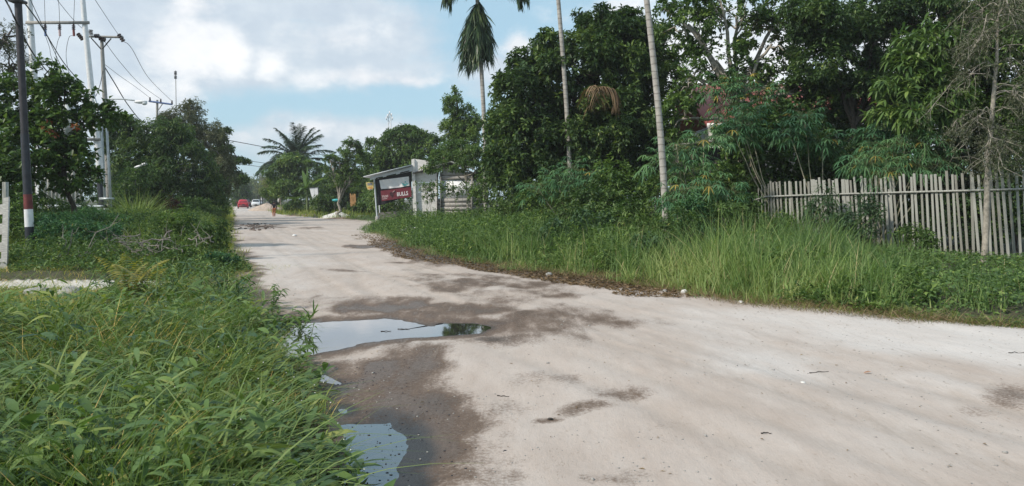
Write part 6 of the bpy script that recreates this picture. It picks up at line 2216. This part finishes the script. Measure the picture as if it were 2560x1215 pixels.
rad = {'pel': (.13, .1), 'sp': (.12, .09), 'ch': (.14, .1), 'nk': .05, 'hd': (.075, .09), 'ht': (.07, .085), 'hl': .085, 'kl': .058, 'al': .04, 'tl': .035, 'hr': .085, 'kr': .058, 'ar': .04, 'tr': .035, 'sl': .055, 'el': .04, 'wl': .028, 'gl': .03, 'sr': .055, 'er': .04, 'wr': .028, 'gr': .03}
sc_ = lambda r_: r_ * k if np.isscalar(r_) else (r_[0] * k, r_[1] * k)
skin_mesh('body', vv, [(nm.index(a), nm.index(b_)) for a, b_ in ee], [sc_(rad[n_]) for n_ in nm], 'skin', pe)
for s in (-1, 1):
    w0 = np.array(J['gl' if s < 0 else 'gr']) * k
    for q in range(4):
        a = w0 + np.array([(q - 1.5) * .016, .0, -.02]) * k
        MB().tube([a, a + np.array([0, .008, -.045]) * k, a + np.array([0, .022, -.075]) * k], [.008, .0075, .006], 5).build('finger', M['skin'], pe, True)
    a = w0 + np.array([-s * .03, .02, .0]) * k
    MB().tube([a, a + np.array([-s * .012, .02, -.04]) * k], [.009, .007], 5).build('thumb', M['skin'], pe, True)
    MB().sphere(np.array((s * .085, .03, 1.585)) * k, np.array((.015, .025, .035)) * k, 6, 5).build('ear', M['skin'], pe, True)
MB().tube([np.array((0, .125, 1.6)) * k, np.array((0, .145, 1.565)) * k], [.01, .016], 6).build('nose', M['skin'], pe, True)
sub_ = lambda names: ([tuple(c_ * k for c_ in J[n_]) for n_ in names], [(names.index(a), names.index(b_)) for a, b_ in ee if a in names and b_ in names])
J['mid_l'], J['mid_r'] = tuple((np.array(J['sl']) + np.array(J['el'])) / 2), tuple((np.array(J['sr']) + np.array(J['er'])) / 2)
ns = ['pel', 'sp', 'ch', 'sl', 'mid_l', 'sr', 'mid_r']
skin_mesh('shirt', [tuple(c_ * k for c_ in J[n_]) for n_ in ns], [(0, 1), (1, 2), (2, 3), (3, 4), (2, 5), (5, 6)], [(.155 * k, .125 * k), (.15 * k, .115 * k), (.165 * k, .125 * k), .078 * k, .07 * k, .078 * k, .07 * k], 'shirt', pe)
ns = ['pel', 'hl', 'kl', 'al', 'hr', 'kr', 'ar']
skin_mesh('trousers', [tuple(c_ * k for c_ in J[n_]) for n_ in ns], [(0, 1), (1, 2), (2, 3), (0, 4), (4, 5), (5, 6)], [(.14 * k, .115 * k), .1 * k, .08 * k, .062 * k, .1 * k, .08 * k, .062 * k], 'trousers', pe)
MB().sphere(np.array((0, .0, 1.605)) * k, np.array((.098, .105, .115)) * k, 14, 10).build('hair', M['hair'], pe, True)

# ------------------------------------------------------------------ litter and small things
bp = empty('branch_pile', (*P(365, 640, 17.2)[:2], gz(*P(365, 640, 17.2)[:2]) + .1), 'pile of dead grey branches on the left verge behind the side path', 'branches')
o = MB()
for k in range(24):
    a = rng.uniform(0, 6.28)
    c_ = np.array([rng.normal(0, .55), rng.normal(0, .3), rng.uniform(.1, .45)])
    L = rng.uniform(.4, 1.2)
    d = np.array([math.cos(a), math.sin(a) * .5, rng.normal(.1, .35)]) * L / 2
    q = wobble(c_ - d, c_ + d, 6, .05)
    o.tube(q, np.linspace(.016, .006, 6), 5)
    for j in range(3):
        s0 = q[int(rng.integers(2, 6))]
        o.tube(wobble(s0, s0 + rng.normal(0, .18, 3) + UP * .08, 4, .02), np.linspace(.007, .003, 4), 4)
o.build('branches', M['twig'], bp, True)
for px, py, lab, tilt in [(165, 675, 'forked bare branch standing up beside the striped pole', .3), (440, 640, 'bare forked twig standing at the right of the branch pile', -.4), (300, 600, 'bare grey twig standing up behind the branch pile', .5)]:
    b = P(px, py, EYE * F / (py - HZ + 8) * .97)
    o = MB()
    o.tube(wobble((0, 0, 0), (.25 * tilt * 2, 0, .75), 6, .03), np.linspace(.016, .007, 6), 5)
    o.tube(wobble((.06 * tilt, 0, .2), (-.45 * tilt, .1, .85), 6, .04), np.linspace(.012, .005, 6), 5)
    o.tube(wobble((.3 * tilt, 0, .5), (.9 * tilt, .0, .8), 5, .04), np.linspace(.008, .004, 5), 5)
    ob = o.build('bare_branch', M['twig'], None, True)
    ob.location = (b[0], b[1], gz(b[0], b[1]) - .02)
    tag(ob, lab, 'branch')


def rock(name, label, x_, y_, r_, m, cat='stone', sq=.65, dz=0.0, group=None):
    th = MB().sphere((0, 0, 0), (r_, r_ * rng.uniform(.7, 1), r_ * sq), 12, 8)
    V = th.V[0]
    V = V * (1 + .45 * (fbm(V[:, 0] / r_ * 1.3 + x_ * 7, V[:, 1] / r_ * 1.3 + V[:, 2] / r_ + y_, 9) - .5))[:, None]
    th.V[0] = V
    o = th.build(name, M[m], None, True)
    zz = gz(x_, y_) if edge_d(np.array([x_]), np.array([y_]))[0] > 0 else float(road_h(np.array([x_]), np.array([y_]))[0])
    o.location = (x_, y_, zz + r_ * sq * .45 + dz)
    o.rotation_euler = (rng.uniform(-.2, .2), rng.uniform(-.2, .2), rng.uniform(0, 6))
    return tag(o, label, cat, group)


def Gx(px, py):
    return G(px, py)


rock('white_stone', 'white stone at the right road edge below the tall yellow-green grass', *Gx(1710, 738), .065, 'white_stone')
rock('white_stone', 'small pale stone just left of the white stone at the grass edge', *Gx(1662, 734), .05, 'stone')
rock('stone', 'round grey stone in the mud at the right road edge', *Gx(1372, 690), .075, 'stone')
rock('stone', 'grey half-buried stone at the road edge under the bare twigs', *Gx(1255, 672), .07, 'stone')
rock('plastic_scrap', 'white plastic scrap at the grass edge under the fence', *Gx(1852, 762), .06, 'plastic_white', 'scrap', .4)
rock('plastic_scrap', 'white scrap on the far road in line with the shed', *Gx(736, 590), .12, 'plastic_white', 'scrap', .4)
rock('boulder', 'dark stone with a white cap beside the side path at the left edge', -6.6, 11.3, .2, 'stone', 'stone', .5)
rock('boulder', 'flat grey stone lying in the trampled patch at the left edge', -7.3, 11.7, .2, 'stone', 'stone', .35)
rock('white_shell', 'small white ring-like shell on the road in the right foreground', *Gx(2008, 962), .022, 'white_stone', 'shell', .4)
# rubbish heap at the grass corner below the shed
rx_, ry_ = G(1026, 592)
rh = empty('rubbish_heap', (rx_, ry_, gz(rx_, ry_)), 'small heap of dark rubbish and a white rag at the grass corner', 'rubbish')
o = MB()
for k in range(60):
    o.box((rng.normal(0, .22), rng.normal(0, .15), abs(rng.normal(.1, .1))), rng.uniform(.04, .16, 3), Matrix.Rotation(rng.uniform(0, 3), 3, Vector(rng.normal(0, 1, 3))))
o.build('scraps', M['rubbish'], rh)
o = MB()
for k in range(10):
    o.box((rng.normal(0, .16), rng.normal(-.05, .08), .24 + rng.normal(0, .06)), (.2, .14, .012), Matrix.Rotation(rng.uniform(0, 1.2), 3, Vector(rng.normal(0, 1, 3))))
o.build('white_rag', M['plastic_white'], rh)
# dark rubble by the far left road edge
o = MB()
for k in range(260):
    px, py = rng.uniform(585, 690), rng.uniform(558, 578)
    gx, gy = G(px, py)
    r_ = rng.uniform(.02, .09) * (1.6 if rng.random() < .08 else 1)
    if abs((px - 640) / 52) + abs((py - 568) / 10) > 1.1 * rng.random() + .35:
        continue
    o.sphere((gx, gy, .02 + r_ * .2), (r_ * rng.uniform(.7, 1.5), r_ * .8, r_ * .5), 6, 4)
tag(o.build('rubble', M['rock_red']), 'dark rubble spread at the left edge of the far road', 'rubble', kind='stuff')
# forest-floor litter: leaves, twigs and specks
o = MB()
pts = []
while len(pts) < 420:
    yy = rng.uniform(4.4, 16) if rng.random() < .75 else rng.uniform(5, 25)
    xx = rng.uniform(XL(yy), XR(yy))
    if abs(xx) > .7 * yy + .3 or pud_d(np.array([xx]), np.array([yy]))[0] < .05:
        continue
    if rng.random() < .55 and edge_d(np.array([xx]), np.array([yy]))[0] < -1.3:
        continue
    pts.append((xx, yy))
pts = np.array(pts)
pz = road_h(pts[:, 0], pts[:, 1])
az = rng.uniform(0, 6.28, len(pts))
d = np.stack([np.cos(az), np.sin(az), rng.uniform(0, .25, len(pts))], -1)
V, T, A = leaf_cloud(np.column_stack([pts, pz + .006]), d, rng.uniform(.012, .05, len(pts)), rng.uniform(.004, .014, len(pts)), rng.uniform(.1, .9, len(pts)), .2)
tag(mk('leaf_litter', V, [T], M['dry_leaf'], None, {'tint': A}), 'small dry leaves and flecks scattered over the sandy road', 'leaf litter', kind='stuff')
o = MB()
for k in range(260):
    a = rng.uniform(0, 2.2)
    ex = [(1.0, 5.3), (-.75, 5.6), (-1.3, 7.0), (-.7, 4.8)][int(rng.integers(1, 4))]
    xx, yy = ex[0] + rng.normal(0, .22), ex[1] + rng.normal(0, .35)
    if edge_d(np.array([xx]), np.array([yy]))[0] > 0:
        continue
    zz = max(float(road_h(np.array([xx]), np.array([yy]))[0]), -.014)
    r_ = rng.uniform(.002, .008)
    o.sphere((xx, yy, zz + r_ * .2), (r_ * rng.uniform(.6, 1.6), r_, r_ * .5), 6, 4)
tag(o.build('mud_crumbs', M['black_paint']), 'black crumbs of mud in and around the near puddle', 'mud', kind='stuff')
gx_, gy_ = scatter(1100, 4.3, 16, lambda x, y: (edge_d(x, y) < -.05) & (pud_d(x, y) > .05) & (fbm(x * .8, y * .8, 151) > .42), 1.0)
gv = MB()
for q_, s_, z_ in zip(gx_, gy_, road_h(gx_, gy_)):
    r_ = rng.uniform(.003, .009) * (2 if rng.random() < .04 else 1)
    gv.sphere((q_, s_, z_ + r_ * .2), (r_ * rng.uniform(.7, 1.4), r_, r_ * .6), 5, 3)
tag(gv.build('gravel', M['stone']), 'scattered fine gravel on the sandy road', 'gravel', kind='stuff')
for px, py, L, lab, m_ in [(2050, 934, .2, 'dark curled twig on the road in the right foreground', 'dark_bark'), (1010, 820, .16, 'dark stick lying in the large puddle', 'dark_bark'), (965, 826, .13, 'short dark stick in the large puddle', 'dark_bark'), (1258, 994, .1, 'short dark stick on the road above the brown damp patch', 'dark_bark'),
                           (2545, 888, .2, 'dark twig at the right edge of the road', 'dark_bark'), (1915, 1100, .07, 'small dark twig on the road at the lower right', 'dark_bark')]:
    gx, gy = G(px, py)
    zz = max(float(road_h(np.array([gx]), np.array([gy]))[0]), -.014)
    q = wobble((-L * .5, 0, .004), (L * .5, rng.normal(0, .03), .006), 7, .005)
    ob = MB().tube(q, np.linspace(.005, .0025, 7), 5).build('twig', M[m_], None, True)
    ob.location = (gx, gy, zz)
    tag(ob, lab, 'twig')
gx, gy = G(2160, 934)
V, Q, A = leaf_long(np.array([[0, 0, .012]]), np.array([[1., .3, .1]]), np.array([.085]), np.array([.03]), .9, droop=.05, segs=5)
ob = mk('fallen_leaf', V, [Q], M['red_leaf'], None, {'tint': A})
ob.location = (gx, gy, float(road_h(np.array([gx]), np.array([gy]))[0]))
tag(ob, 'orange fallen leaf on the road in the right foreground', 'leaf')
gx, gy = G(1375, 1056)
ob = rock('mud_clod', 'dark clod lying on the road in the foreground', gx, gy, .028, 'dark_bark', 'clod', .35)

# ------------------------------------------------------------------ haze
hz = MB().box((0, 700, 19.5), (11800, 1700, 43)).build('haze', None)
hm_ = bpy.data.materials.new('haze')
hm_.use_nodes = True
hn = hm_.node_tree
hn.nodes.clear()
ho = hn.nodes.new('ShaderNodeOutputMaterial')
hv = hn.nodes.new('ShaderNodeVolumePrincipled')
hv.inputs['Color'].default_value = (.86, .9, .95, 1)
hv.inputs['Density'].default_value = .0005
hn.links.new(hv.outputs[0], ho.inputs['Volume'])
hz.data.materials.append(hm_)
tag(hz, 'thin pale haze over the far road', 'haze', kind='stuff')
